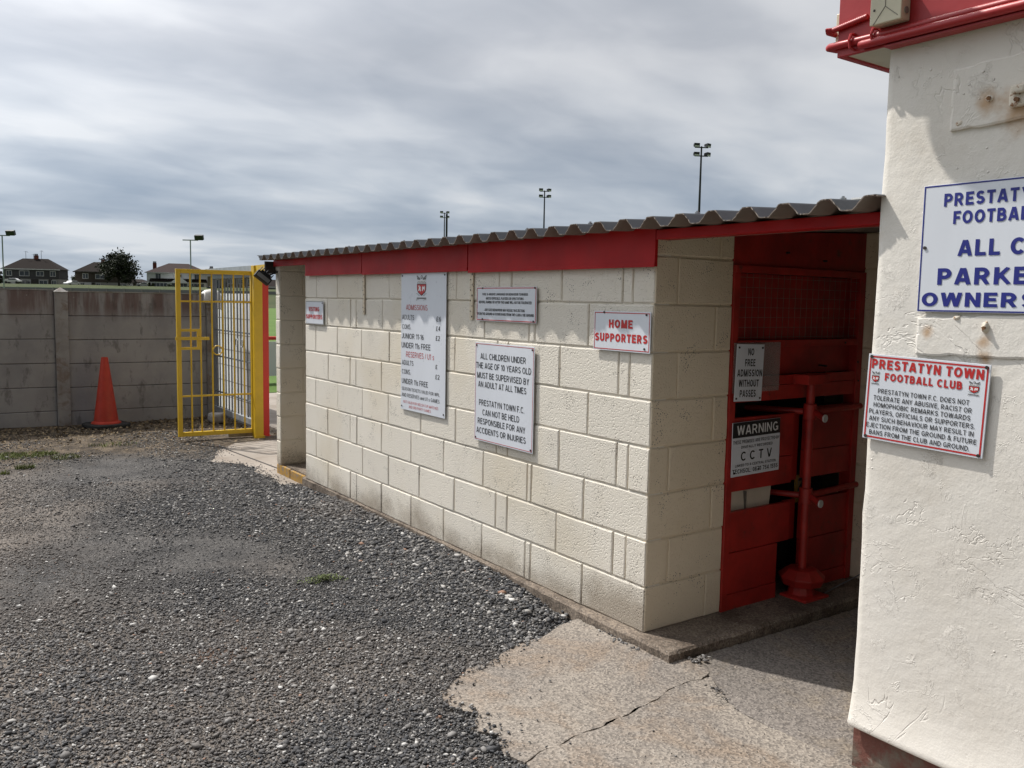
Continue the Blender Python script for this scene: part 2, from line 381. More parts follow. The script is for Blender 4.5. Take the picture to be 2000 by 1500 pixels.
def smooth_by_angle(o, ang=40):
    me = o.data
    for p in me.polygons: p.use_smooth = True
    bm = bmesh.new(); bm.from_mesh(me)
    for e in bm.edges:
        e.smooth = not (len(e.link_faces) == 2 and e.calc_face_angle(0) > R_(ang))
    bm.to_mesh(me); bm.free(); return o
def tag(o, label, cat, group=None, kind=None):
    if label: o['label'] = label
    if cat: o['category'] = cat
    if group: o['group'] = group
    if kind: o['kind'] = kind
    return o
def thing(name, label, cat, loc=(0, 0, 0), rz=0, group=None):
    o = bpy.data.objects.new(name, None); C.objects.link(o); o.location = loc; o.rotation_euler = (0, 0, rz); o.empty_display_size = .2
    return tag(o, label, cat, group)
def struct(o): o['kind'] = 'structure'; return o
def copy_tree(o, parent=None):
    c = o.copy(); C.objects.link(c)
    if parent is not None: c.parent = parent
    for ch in o.children: copy_tree(ch, c)
    return c
class Grid:
    """lattice value noise"""
    def __init__(s, seed): s.g = np.random.default_rng(seed).random((128, 128))
    def __call__(s, x, y, sc=1.0):
        x = np.asarray(x)*sc+50.3; y = np.asarray(y)*sc+50.7
        i = np.floor(x).astype(int); j = np.floor(y).astype(int); u = x-i; v = y-j; u = u*u*(3-2*u); v = v*v*(3-2*v)
        g = s.g; a = g[i % 128, j % 128]; b = g[(i+1) % 128, j % 128]; c = g[i % 128, (j+1) % 128]; d = g[(i+1) % 128, (j+1) % 128]
        return (a*(1-u)+b*u)*(1-v)+(c*(1-u)+d*u)*v
G1, G2, G3 = Grid(1), Grid(2), Grid(3)
def inpoly(px, py, poly):
    px = np.asarray(px); py = np.asarray(py); ins = np.zeros(px.shape, bool); n = len(poly)
    for i in range(n):
        x0, y0 = poly[i]; x1, y1 = poly[(i+1) % n]
        c = ((y0 > py) != (y1 > py)) & (px < (x1-x0)*(py-y0)/(y1-y0+1e-12)+x0); ins ^= c
    return ins
def rough_poly(poly, step=.04, amp=.015, seed=0, keep=()):
    """subdivide a polygon's edges and jitter them so that broken edges look broken"""
    r = random.Random(seed); out = []
    for i, p in enumerate(poly):
        q = poly[(i+1) % len(poly)]; L = math.hypot(q[0]-p[0], q[1]-p[1]); n = max(1, int(L/step))
        for k in range(n):
            t = k/n; a = 0 if (k == 0 or i in keep) else amp
            out.append((p[0]+(q[0]-p[0])*t+r.uniform(-a, a), p[1]+(q[1]-p[1])*t+r.uniform(-a, a)))
    return out
GZ = -0.08            # gravel level; the hut slab's top is z = 0

# ------------------------------------------------------------------ ground
def ground_h(x, y):
    h = (G1(x, y, .9)-.5)*.028+(G2(x, y, 3.1)-.5)*.012
    # gravel piled against the middle of the hut wall
    d = np.clip(1-np.abs(x+.05)/.55, 0, 1)
    h = h+d*d*.055*np.clip((y-.45)/.8, 0, 1)*np.clip((4.0-y)/.8, 0, 1)
    apron = np.clip(1-np.hypot(np.maximum(np.abs(x-.2)-1.3, 0), np.maximum(np.abs(y+.9)-1.4, 0))/.4, 0, 1)
    gate = np.clip(1-np.hypot(np.maximum(np.abs(x-.5)-.75, 0), np.maximum(np.abs(y-5.6)-1.2, 0))/.35, 0, 1)
    k = np.maximum(apron, gate)
    return h*(1-k)-.004*k
nx, ny = 280, 310
xs = np.linspace(-10, 4, nx); ys = np.linspace(-6, 9.5, ny)
gx, gy = np.meshgrid(xs, ys, indexing='ij')
gz = GZ+ground_h(gx, gy)
me = bpy.data.meshes.new('gravel_ground')
vv = np.stack([gx, gy, gz], -1).reshape(-1, 3)
ii = (np.arange(nx-1)[:, None]*ny+np.arange(ny-1)[None]).ravel()
ff = np.stack([ii, ii+ny, ii+ny+1, ii+1], -1)
me.from_pydata(vv.tolist(), [], ff.tolist()); me.update()
for p in me.polygons: p.use_smooth = True
me.materials.append(M['gravel_base'])
go = struct(bpy.data.objects.new('gravel_ground', me)); C.objects.link(go)
# far ground, then the rise on which the houses stand (height grows with distance along the view's ground axis)
fh = Vector((math.sin(HEAD), math.cos(HEAD))); rh = Vector((math.cos(HEAD), -math.sin(HEAD)))
def gp(depth, lat):                      # ground-plan point at a distance ahead of, and to the right of, the camera's standpoint
    return (CAM.x+fh.x*depth+rh.x*lat, CAM.y+fh.y*depth+rh.y*lat)
b = MB(); b.add([(-900, -900, -.14), (900, -900, -.14), (900, 900, -.14), (-900, 900, -.14)], [(0, 1, 2, 3)])
struct(b.obj('far_ground', 'bank'))
def hill(dep): t = min(max((dep-150)/85, 0), 1); return -.15+4.15*(t*t*(3-2*t))
b = MB(); deps = [145, 160, 170, 180, 190, 200, 210, 220, 228, 236, 246, 262, 300, 420, 760]; lats = [-520+40*i for i in range(24)]
b.add([(*gp(d, l), hill(d)+(.15*math.sin(l*.07+d)) if d > 165 else hill(d)) for d in deps for l in lats],
      [(i*24+j, i*24+j+1, (i+1)*24+j+1, (i+1)*24+j) for i in range(len(deps)-1) for j in range(23)])
struct(b.obj('grass_bank', 'bank', smooth=True))
b = MB(); b.add([(1.0, 11.75, -.075), (160, 11.75, -.075), (160, 130, -.075), (-160, 130, -.075), (-160, 11.75, -.075)], [(0, 1, 2, 3, 4)])
struct(b.obj('pitch', 'pitch'))
b = MB(); b.prism([(.95, 6.6), (6, 6.6), (6, 11.6), (.95, 11.6)], -.10, -.066)
struct(b.obj('path', 'gate_conc'))

# concrete apron in front of the passage: broken slabs with open cracks between them
crack = [(-1.09, -.53), (-1.00, -.497), (-.90, -.50), (-.82, -.478), (-.70, -.482), (-.60, -.462), (-.52, -.462), (-.44, -.44), (-.34, -.437), (-.25, -.41), (-.15, -.408), (-.06, -.425), (.02, -.40)]
joint = [(.055, -.262), (.03, -.33), (.01, -.40), (-.035, -.50), (-.09, -.60), (-.125, -.70), (-.125, -.84), (-.115, -.98), (-.116, -1.16), (-.10, -1.5)]
north = [(.0, -.24), (-.085, .05), (-.075, .40), (-.20, .40), (-.35, .345), (-.47, .365), (-.60, .315), (-.72, .255), (-.82, .265), (-.95, .18), (-1.06, .12), (-1.10, -.03), (-1.03, -.13), (-1.12, -.22), (-1.06, -.32), (-1.12, -.44)]
polyA = north+crack+[(.05, -.28)]
gap = .011
polyB = [(x, y-gap) for x, y in reversed(crack[:-1])]
polyB = [(-.01, -.435), (-.05, -.505)]+[(x-gap, y) for x, y in joint[4:]]+[(-.11, -3.2), (-1.35, -3.2), (-1.2, -1.6), (-1.16, -.95), (-1.11, -.60)]+[(x, y-gap) for x, y in crack[:-1]]
polyC = joint+[(-.1, -3.2), (2.4, -3.2), (2.4, -.30), (.5, -.27)]
ap = MB()
for k, (pl, z, mi) in enumerate(((polyA, GZ+.006, 0), (polyB, GZ+.010, 0), (polyC, GZ+.002, 1))):
    pl = rough_poly(pl, .025, .006, k)
    bm = bmesh.new(); vsx = [bm.verts.new((x, y, z)) for x, y in pl]; f = bm.faces.new(vsx)
    if f.normal.z < 0: f.normal_flip()
    r_ = bmesh.ops.triangulate(bm, faces=[f]); bm.verts.index_update()
    tri = [tuple(v.index for v in fc.verts) for fc in bm.faces]; bm.free(); n_ = len(pl)
    rise = lambda x, y: .032*max(0, 1-math.hypot(max(-.07-x, 0), max(-.25-y, 0))/.38)
    vs_ = [(x, y, z+rise(x, y)) for x, y in pl]+[(x, y, z-.05) for x, y in pl]
    ap.add(vs_, [t for t in tri]+[(i, i+n_, (i+1) % n_+n_, (i+1) % n_) for i in range(n_)], mi)
o = struct(ap.obj('concrete_apron', ['apron', 'apron_grey']))
# pale concrete at the gate
gate_poly = [(.06, 4.28), (-.17, 4.42), (-.13, 4.75), (-.17, 5.05), (-.10, 5.30), (-.16, 5.55), (-.25, 5.68), (-.40, 5.80), (-.28, 5.98), (-.20, 6.2), (-.12, 6.42), (.04, 6.62), (.18, 6.80), (.95, 6.85), (1.02, 11.7), (2.2, 11.7), (2.2, 4.9), (.09, 4.95)]
gate_poly2 = rough_poly(gate_poly, .05, .022, 5)
bm = bmesh.new(); f = bm.faces.new([bm.verts.new((x, y, GZ+.002)) for x, y in gate_poly2])
bmesh.ops.triangulate(bm, faces=[f]); bmesh.ops.recalc_face_normals(bm, faces=bm.faces)
me = bpy.data.meshes.new('gateway_paving'); bm.to_mesh(me); bm.free(); me.materials.append(M['gate_conc'])
o = struct(bpy.data.objects.new('gateway_paving', me)); C.objects.link(o)
b = MB(); pts = [(-.02, 6.72), (-.01, 6.3), (.03, 5.8), (.06, 5.4), (.085, 5.0)]   # expansion joint in the paving
for p, q in zip(pts, pts[1:]): b.bar((*p, GZ+.0025), (*q, GZ+.0025), .02, .004)
struct(b.obj('paving_joint', 'dark_inside'))
# hut slab, with a step across the front of the turnstile
slab = rough_poly([(-.012, 4.30), (-.014, 3), (-.018, 1.6), (-.04, .9), (-.068, .3), (-.075, -.245), (.6, -.252), (2.4, -.262), (2.4, .4), (2.4, 4.30)], .06, .006, 3, keep=(6, 7, 8, 9))
sb_ = MB(); n_ = len(slab)
for (z, ins) in ((GZ-.05, 0), (-.012, 0), (-.001, .012)):
    sb_.v += [(x+(ins if x < .3 else 0), y+(ins if y < 0 else 0), z+random.uniform(-.003, .003)*(ins > 0)) for x, y in slab]
for k in (0, 1):
    for i in range(n_):
        j = (i+1) % n_; sb_.f.append((k*n_+i, k*n_+j, (k+1)*n_+j, (k+1)*n_+i)); sb_.mi.append(0)
sb_.f.append(tuple(range(2*n_, 3*n_))); sb_.mi.append(0)
struct(sb_.obj('hut_slab', 'slab'))
b = MB(); b.prism([(.03, 4.31), (.03, 4.98), (1.2, 4.98), (1.2, 4.31)], GZ-.05, .012)
struct(b.obj('doorway_slab', 'slab'))
for ya, yb, zt in ((4.30, 4.62, .004), (4.635, 4.96, .008)): b = MB(); b.box((.0, ya, GZ-.03), (.027, yb, zt)); struct(b.obj('painted_kerb', 'yellow_edge', bevel=.006))

# loose stone: every chip is real geometry, one object
def icosa():
    t = (1+5**.5)/2
    v = np.array([(-1, t, 0), (1, t, 0), (-1, -t, 0), (1, -t, 0), (0, -1, t), (0, 1, t), (0, -1, -t), (0, 1, -t), (t, 0, -1), (t, 0, 1), (-t, 0, -1), (-t, 0, 1)], float)
    f = np.array([(0, 11, 5), (0, 5, 1), (0, 1, 7), (0, 7, 10), (0, 10, 11), (1, 5, 9), (5, 11, 4), (11, 10, 2), (10, 7, 6), (7, 1, 8), (3, 9, 4), (3, 4, 2), (3, 2, 6), (3, 6, 8), (3, 8, 9), (4, 9, 5), (2, 4, 11), (6, 2, 10), (8, 6, 7), (9, 8, 1)])
    return v/np.linalg.norm(v[0]), f
IV, IF = icosa()
def stones(name, P, size, mat, flat=(.45, .85)):
    n = len(P); s = np.asarray(size)[:, None]
    sc = np.concatenate([s*rng.uniform(.75, 1.35, (n, 1)), s*rng.uniform(.6, 1.0, (n, 1)), s*rng.uniform(*flat, (n, 1))*.8], 1)
    v = IV[None]*rng.uniform(.55, 1.22, (n, 12, 1))*sc[:, None]
    a = rng.uniform(0, 6.283, n); tl = rng.normal(0, .35, n)
    c, s_ = np.cos(tl)[:, None], np.sin(tl)[:, None]
    y, z = v[..., 1]*c-v[..., 2]*s_, v[..., 1]*s_+v[..., 2]*c; v[..., 1] = y; v[..., 2] = z
    c, s_ = np.cos(a)[:, None], np.sin(a)[:, None]
    x, y = v[..., 0]*c-v[..., 1]*s_, v[..., 0]*s_+v[..., 1]*c; v[..., 0] = x; v[..., 1] = y
    v = v+P[:, None]
    me = bpy.data.meshes.new(name); nv = n*12; nf = n*20
    me.vertices.add(nv); me.vertices.foreach_set('co', v.reshape(-1).astype(np.float32))
    idx = (IF[None]+(np.arange(n)*12)[:, None, None]).reshape(-1).astype(np.int32)
    me.loops.add(nf*3); me.loops.foreach_set('vertex_index', idx)
    me.polygons.add(nf); me.polygons.foreach_set('loop_start', np.arange(0, nf*3, 3, dtype=np.int32)); me.polygons.foreach_set('loop_total', np.full(nf, 3, np.int32))
    me.update(calc_edges=True); me.validate(); me.materials.append(M[mat])
    o = bpy.data.objects.new(name, me); C.objects.link(o); return o
def cam_filter(x, y, margin=.25):
    dx, dy = x-CAM.x, y-CAM.y; dep = dx*fh.x+dy*fh.y; lat = dx*rh.x+dy*rh.y
    return (dep > 2.4) & (np.abs(lat) < dep*.62+margin), dep
NC = 760000
x = rng.uniform(-4.2, .0, NC); y = rng.uniform(-1.6, 8.0, NC)
ok, dep = cam_filter(x, y)
apron_all = north+crack
onap = inpoly(x, y, north+[(-1.09, -.53), (.05, -.42)]) | inpoly(x, y, polyB) | inpoly(x, y, polyC)
ongate = inpoly(x, y, gate_poly)
slabm = (x > -.02-.05*np.clip((1.5-y)/1.2, 0, 1)) & (y > -.3) & (y < 4.32) | (x > .0) & (y > 4.28)
worn = np.clip((G1(x, y, .55)*.55+G2(x, y, 1.7)*.45-.36)*4, 0, 1)*np.clip((-.62-x)/.45, 0, 1)*(1-.75*np.clip((1.9-y)/.9, 0, 1))
far = np.clip((dep-4.8)/2.5, 0, 1)
wallside = np.clip(1-np.abs(x+.15)/.5, 0, 1)*np.clip((y+.1)/.5, 0, 1)*np.clip((4.4-y)/.6, 0, 1)
leftz = np.clip((-1.15-x+.5*(G2(x, y, 1.3)-.5))/.6, 0, 1)*np.clip((y-1.6)/.9, 0, 1)*np.clip((7.0-y)/.8, 0, 1)
worn = np.clip(np.maximum(worn, leftz*(.62+.5*(G3(x, y, 2.3)-.5))), 0, 1)
dens = 1-.90*worn; dens = dens*(1-.45*far); dens = np.where(dep > 7.5, dens*.35, dens)
keep = ok & ~onap & ~ongate & ~slabm & (rng.random(NC) < dens*.62)
# edge of the gravel frays out over the concrete
def frayed(poly_mask_fn): pass
x1, y1, dep1, wn1, ws1 = x[keep], y[keep], dep[keep], worn[keep], wallside[keep]
size = rng.lognormal(math.log(.0050), .42, len(x1))*(1+.75*ws1*rng.random(len(x1)))*(1-.25*wn1)*(1+.10*np.clip(dep1-5, 0, 2))
size = np.where(rng.random(len(x1)) < .012+.06*ws1, size*1.7, size); size = np.clip(size, .0025, .024)
P = np.stack([x1, y1, GZ+ground_h(x1, y1)+size*.25+rng.uniform(0, .004, len(x1))], -1)
# fines and strays on the concrete near the gravel edge
def strays(n, poly_edge, spread, zbase, smin, smax):
    out = []; szs = []
    for _ in range(n):
        i = random.randrange(len(poly_edge)-1); t = random.random(); p, q = poly_edge[i], poly_edge[i+1]
        d = abs(random.gauss(0, spread)); th = random.uniform(0, 6.283)
        s_ = random.uniform(smin, smax)*random.uniform(.6, 1); out.append((p[0]+(q[0]-p[0])*t+d*math.cos(th), p[1]+(q[1]-p[1])*t+d*math.sin(th), zbase+s_*.3)); szs.append(s_)
    return np.array(out), np.array(szs)
sA, zA = strays(420, north[2:], .05, GZ+.010, .005, .013)
sB, zB = strays(150, north[3:], .20, GZ+.010, .003, .010)
sC, zC = strays(900, [(.0, 4.30), (-.17, 4.42), (-.13, 4.75), (-.17, 5.05), (-.10, 5.30), (-.16, 5.55), (-.40, 5.80), (-.2, 6.2), (.04, 6.62)], .09, GZ+.003, .004, .011)
sD, zD = strays(36, [(.02, -.30), (.12, -.29)], .022, GZ+.036, .008, .014)
sE, zE = strays(40, [(-.09, -.1), (-.08, .3)], .025, GZ+.034, .006, .014)
sF, zF = strays(60, [(-1.0, -.7), (-.3, -.9), (-.5, -1.2)], .25, GZ+.012, .002, .006)
sG, zG = strays(45, [(-.11, -.55), (-.06, -.52), (-.13, -.62)], .03, GZ+.022, .004, .009)
sH, zH = strays(260, [(-.16, .48), (-.14, .75), (-.13, 1.2)], .09, GZ+.02, .010, .022)
sI, zI = strays(70, [(-1.04, -.505), (-.6, -.470), (-.2, -.415), (-.05, -.43)], .010, GZ-.004, .003, .006)
allP = np.concatenate([P, sA, sB, sC, sD, sE, sF, sG, sH, sI]); allS = np.concatenate([size, zA, zB, zC, zD, zE, zF, zG, zH, zI])
print('stones', len(allP))
o = stones('gravel', allP, allS, 'stone'); o['kind'] = 'stuff'; o['label'] = 'loose dark grey gravel with pale chips covering the yard'
# leaf litter and dry bits along the foot of the fence
n_ = 2600; lx = rng.uniform(-3.0, .9, n_); ly = 9.1-np.abs(rng.normal(0, .85, n_)); m_ = (ly > 6.6) & ~inpoly(lx, ly, gate_poly); lx, ly = lx[m_], ly[m_]
b = MB()
for px, py in zip(lx, ly):
    s_ = random.uniform(.008, .026); a = random.uniform(0, 6.28); t = random.uniform(-.5, .5); ca, sa = math.cos(a)*s_, math.sin(a)*s_
    z = GZ+float(ground_h(px, py))+.012
    b.add([(px-ca, py-sa, z), (px+sa*.5, py-ca*.5, z+t*s_), (px+ca, py+sa, z+.004), (px-sa*.5, py+ca*.5, z+random.uniform(0, s_))], [(0, 1, 2, 3)])
o = b.obj('leaf_litter', 'litter'); o['kind'] = 'stuff'; o['label'] = 'dry leaf litter at the foot of the concrete fence'
# short grass at the left and small weeds
b = MB()
def blades(cx, cy, rx, ry, n, h):
    for _ in range(n):
        r = math.sqrt(random.random()); a = random.uniform(0, 6.28); px, py = cx+rx*r*math.cos(a), cy+ry*r*math.sin(a); z = GZ+float(ground_h(px, py))
        a = random.uniform(0, 6.28); hh = h*random.uniform(.4, 1.2); l = random.uniform(.2, .9)*hh; wd = .004
        b.add([(px-wd*math.sin(a), py+wd*math.cos(a), z), (px+wd*math.sin(a), py-wd*math.cos(a), z), (px+l*math.cos(a), py+l*math.sin(a), z+hh)], [(0, 1, 2)])
blades(-1.95, 7.0, .38, .20, 1300, .032); blades(-1.55, 6.72, .14, .13, 260, .03); blades(-1.95, 6.32, .09, .05, 160, .05); blades(-2.15, 6.12, .06, .04, 80, .04); blades(-1.0, 7.3, .25, .15, 160, .035); blades(-2.3, 7.05, .4, .3, 320, .03)
o = b.obj('grass', 'grass_blade'); o['kind'] = 'stuff'; o['label'] = 'thin green grass growing through the gravel near the fence'
t = thing('weed', 'small low green weed growing alone in the dark gravel', 'weed', (-.885, 1.745, GZ+float(ground_h(-.885, 1.745))))
b = MB()
for _ in range(320):
    u = random.gauss(0, 1); px, py = u*.052+random.gauss(0, .012), random.gauss(0, .02)-u*.014; a = random.uniform(0, 6.28); h = random.uniform(.004, .042)*(1-.25*min(abs(u), 2)); s_ = random.uniform(.006, .012)
    b.add([(px, py, h), (px+s_*math.cos(a), py+s_*math.sin(a), h+random.uniform(-.004, .01)), (px+1.5*s_*math.cos(a+.6), py+1.5*s_*math.sin(a+.6), h+.004), (px+s_*.7*math.cos(a+1.3), py+s_*.7*math.sin(a+1.3), h+.006)], [(0, 1, 2, 3)])
b.obj('leaf', 'leaf_weed', t)

# ------------------------------------------------------------------ the turnstile hut
hut = thing('turnstile_hut', 'low cream blockwork hut with a red fascia and a grey corrugated roof', 'hut', (0, 0, 0))
H0 = -.004; CH = .2255
def blocks(mb, joints_of, n_courses, length, place, ztop=None):
    """cream blocks with chamfered faces in front of a slightly recessed painted joint; place(u, v, d) gives a world point"""
    for k in range(n_courses):
        z0, z1 = H0+k*CH, H0+(k+1)*CH
        if ztop: z1 = min(z1, ztop)
        if z1-z0 < .02: continue
        js = [0]+joints_of(k)+[length]
        for a, bb in zip(js, js[1:]):
            g = .0045; c = random.uniform(.0045, .007); d = random.uniform(.0, .0026); tl = random.uniform(-.0016, .0016); tv = random.uniform(-.0012, .0012)
            a0 = a+(g if a > 0 else 0); b0 = bb-(g if bb < length else 0); zz0 = z0+g*1.0; zz1 = z1-g
            j = lambda: random.uniform(-.0015, .0015)
            if b0-a0 < .03: c = .003
            nu = max(1, int((b0-a0)/.075)); nv = 3
            us = [a0+(b0-a0)*i/nu for i in range(nu+1)]
            rows = []
            # outline ring at the joint, and a slightly wavy chamfer ring at the face
            def ring(ins, dep):
                il = min(ins, .003) if a == 0 else ins; ir = min(ins, .003) if bb == length else ins
                r = []
                for i, u in enumerate(us): r.append((min(max(u, a0+il), b0-ir)+j(), zz0+ins+j(), dep))
                for i in range(1, nv): r.append((b0-ir+j(), zz0+ins+(zz1-zz0-2*ins)*i/nv, dep))
                for u in reversed(us): r.append((min(max(u, a0+il), b0-ir)+j(), zz1-ins+j(), dep))
                for i in range(nv-1, 0, -1): r.append((a0+il+j(), zz0+ins+(zz1-zz0-2*ins)*i/nv, dep))
                return r
            r0 = ring(0, -.010); r1 = ring(0, d-.0005); r2_ = ring(c, d+.0032)
            m = len(r0); um, zm = (a0+b0)/2, (zz0+zz1)/2
            pts = [place(u, v, q) for u, v, q in r0]+[place(u, v, q+(u-um)*tl/.2+(v-zm)*tv/.1) for u, v, q in r1]+[place(u, v, q+(u-um)*tl/.2+(v-zm)*tv/.1) for u, v, q in r2_]
            fs = [(i+l*m, (i+1) % m+l*m, (i+1) % m+(l+1)*m, i+(l+1)*m) for l in (0, 1) for i in range(m)]
            fs.append(tuple(range(2*m, 3*m)))
            mb.add(pts, fs)
LW = 4.225
def joints_long(k):
    if k % 2 == 0: js = [.455, .911, .972, 1.425, 1.875, 2.317, 2.767, 3.202, 3.313, 3.748]
    else: js = [.147, .222, .683, 1.159, 1.272, 1.746, 2.202, 2.658, 3.102, 3.559, 3.99]
    r = random.Random(k); return [x_+r.uniform(-.012, .012) for x_ in js]
b = MB()
blocks(b, joints_long, 9, LW, lambda u, v, q: (-q, u, v), 1.93)
b.box((.004, .002, H0), (.10, LW, 1.925))                         # core and painted joints
def fl(o):
    bm = bmesh.new(); bm.from_mesh(o.data); bmesh.ops.recalc_face_normals(bm, faces=bm.faces); bm.to_mesh(o.data); bm.free(); return o
fl(b.obj('front_wall', 'block', hut))
b = MB()
def joints_end(k): return [.125+.02*(k % 3)] if k % 2 else [.415+.01*(k % 3)]
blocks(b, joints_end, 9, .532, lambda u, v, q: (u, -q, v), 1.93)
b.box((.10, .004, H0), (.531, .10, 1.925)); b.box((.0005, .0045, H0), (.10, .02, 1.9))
fl(b.obj('end_wall', 'block_shade', hut))
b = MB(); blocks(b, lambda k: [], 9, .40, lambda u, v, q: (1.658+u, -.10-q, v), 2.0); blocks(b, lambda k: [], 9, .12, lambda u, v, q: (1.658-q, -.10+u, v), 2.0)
b.box((1.662, -.096, H0), (2.2, .10, 2.0)); fl(b.obj('side_pier', 'block_shade', hut))
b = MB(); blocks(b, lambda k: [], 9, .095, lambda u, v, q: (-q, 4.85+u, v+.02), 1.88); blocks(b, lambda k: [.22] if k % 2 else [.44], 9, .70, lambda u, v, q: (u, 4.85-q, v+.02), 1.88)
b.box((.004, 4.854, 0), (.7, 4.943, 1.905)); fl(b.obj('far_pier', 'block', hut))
for p_, q_ in (((2.3, -1.2, GZ), (2.4, 4.94, 2.03)), ((.7, 4.85, GZ), (2.3, 4.94, 1.945)), ((.10, LW-.10, GZ), (.8, LW, 1.93)), ((.8, 4.2, GZ), (.9, 4.85, 1.93))): b = MB(); b.box(p_, q_); b.obj('inner_wall', 'block_shade', hut)
# corrugated roof: ribs run from front to back, the wavy eave overhangs the wall
PER = .1757; Y0 = -1.178
def prof(yy):
    t = ((yy-Y0)/PER) % 1.0; t = min(t, 1-t)*PER       # distance from a crest
    return .044*(1-min(max((t-.022)/(.066-.022), 0), 1))
ysr = []; yy = -1.205
while yy < 4.99: ysr.append(yy); yy += PER/24
rv = []; rf = []; nyr = len(ysr)
RX = [-.165, -.11, .2, 1.0, 2.6]
def rz_(x_): return 1.912+.052*(x_+.165)
for x_ in RX:
    for yv in ysr: rv.append((x_+(random.uniform(-.003, .003) if x_ < -.16 else 0), yv, rz_(x_)+prof(yv)))
for i in range(len(RX)-1):
    for k in range(nyr-1): rf.append((i*nyr+k, (i+1)*nyr+k, (i+1)*nyr+k+1, i*nyr+k+1))
b = MB(); b.add(rv, rf); o = b.obj('roof', ['roof_top', 'roof_under'], hut)
sd = o.modifiers.new('thickness', 'SOLIDIFY'); sd.thickness = .004; sd.offset = -1; sd.material_offset = 1; sd.material_offset_rim = 1
for i, yv in enumerate([Y0+PER*k for k in (1, 5, 9, 12, 16, 20, 25, 29)]):
    b = MB(); zc = rz_(.0)+.044
    b.tube([(-.06, yv, zc-.002), (-.06, yv, zc+.004)], .012, 8); b.tube([(-.06, yv, zc+.004), (-.06, yv, zc+.010)], .006, 6); b.obj('roof_bolt', 'galv', hut)
# fascia boards (each a part), beam over the passage, far short board
def fascia(y0, y1, z0, z1, x0=-.034, tilt=0):
    b = MB(); b.box((x0, y0, z0), (x0+.018, y1, z1)); b.box((x0-.0025, y0, z0-.002), (x0, y1, z0+.020)); return b.obj('fascia_board', 'red', hut, bevel=.0015)
fascia(-.028, 1.567, 1.746, 1.925); fascia(1.577, 3.047, 1.756, 1.924); fascia(3.056, 4.155, 1.763, 1.922)
b = MB(); b.box((-.030, 4.157, 1.858), (-.012, 4.93, 1.915)); b.obj('fascia_board', 'red', hut, bevel=.0015)
b = MB(); b.box((-.033, -1.195, 1.868), (.045, -.030, 1.912)); o = b.obj('lintel_beam', 'red', hut, bevel=.003)
b = MB(); b.box((.046, -1.19, 1.870), (.075, -.003, 1.908)); b.obj('lintel_batten', 'timber', hut)
b = MB(); b.box((-.10, 4.952, 1.79), (1.2, 4.972, 1.905)); b.obj('bargeboard', 'dark_timber', hut)
# perforated straps holding the roof down
for yv in (3.062, 1.558):
    t = thing('perforated_strap', 'cream painted perforated metal strap fixed to the wall below the '+('middle' if yv < 2 else 'far')+' fascia joint', 'strap', (-.006, yv, 1.46), 0, 'straps tying the roof to the wall')
    b = MB(); b.box((-.0055, -.021, 0), (-.003, .021, .297)); b.box((-.012, -.023, 0), (-.003, -.021, .297)); b.obj('strip', 'block_shade', t)
    for k in range(9): b = MB(); b.tube([(-.0085, .010 if k % 2 else -.008, .02+k*.032), (-.0045, .010 if k % 2 else -.008, .02+k*.032)], .0035 if k % 4 else .006, 8); b.obj('hole', 'screw', t)

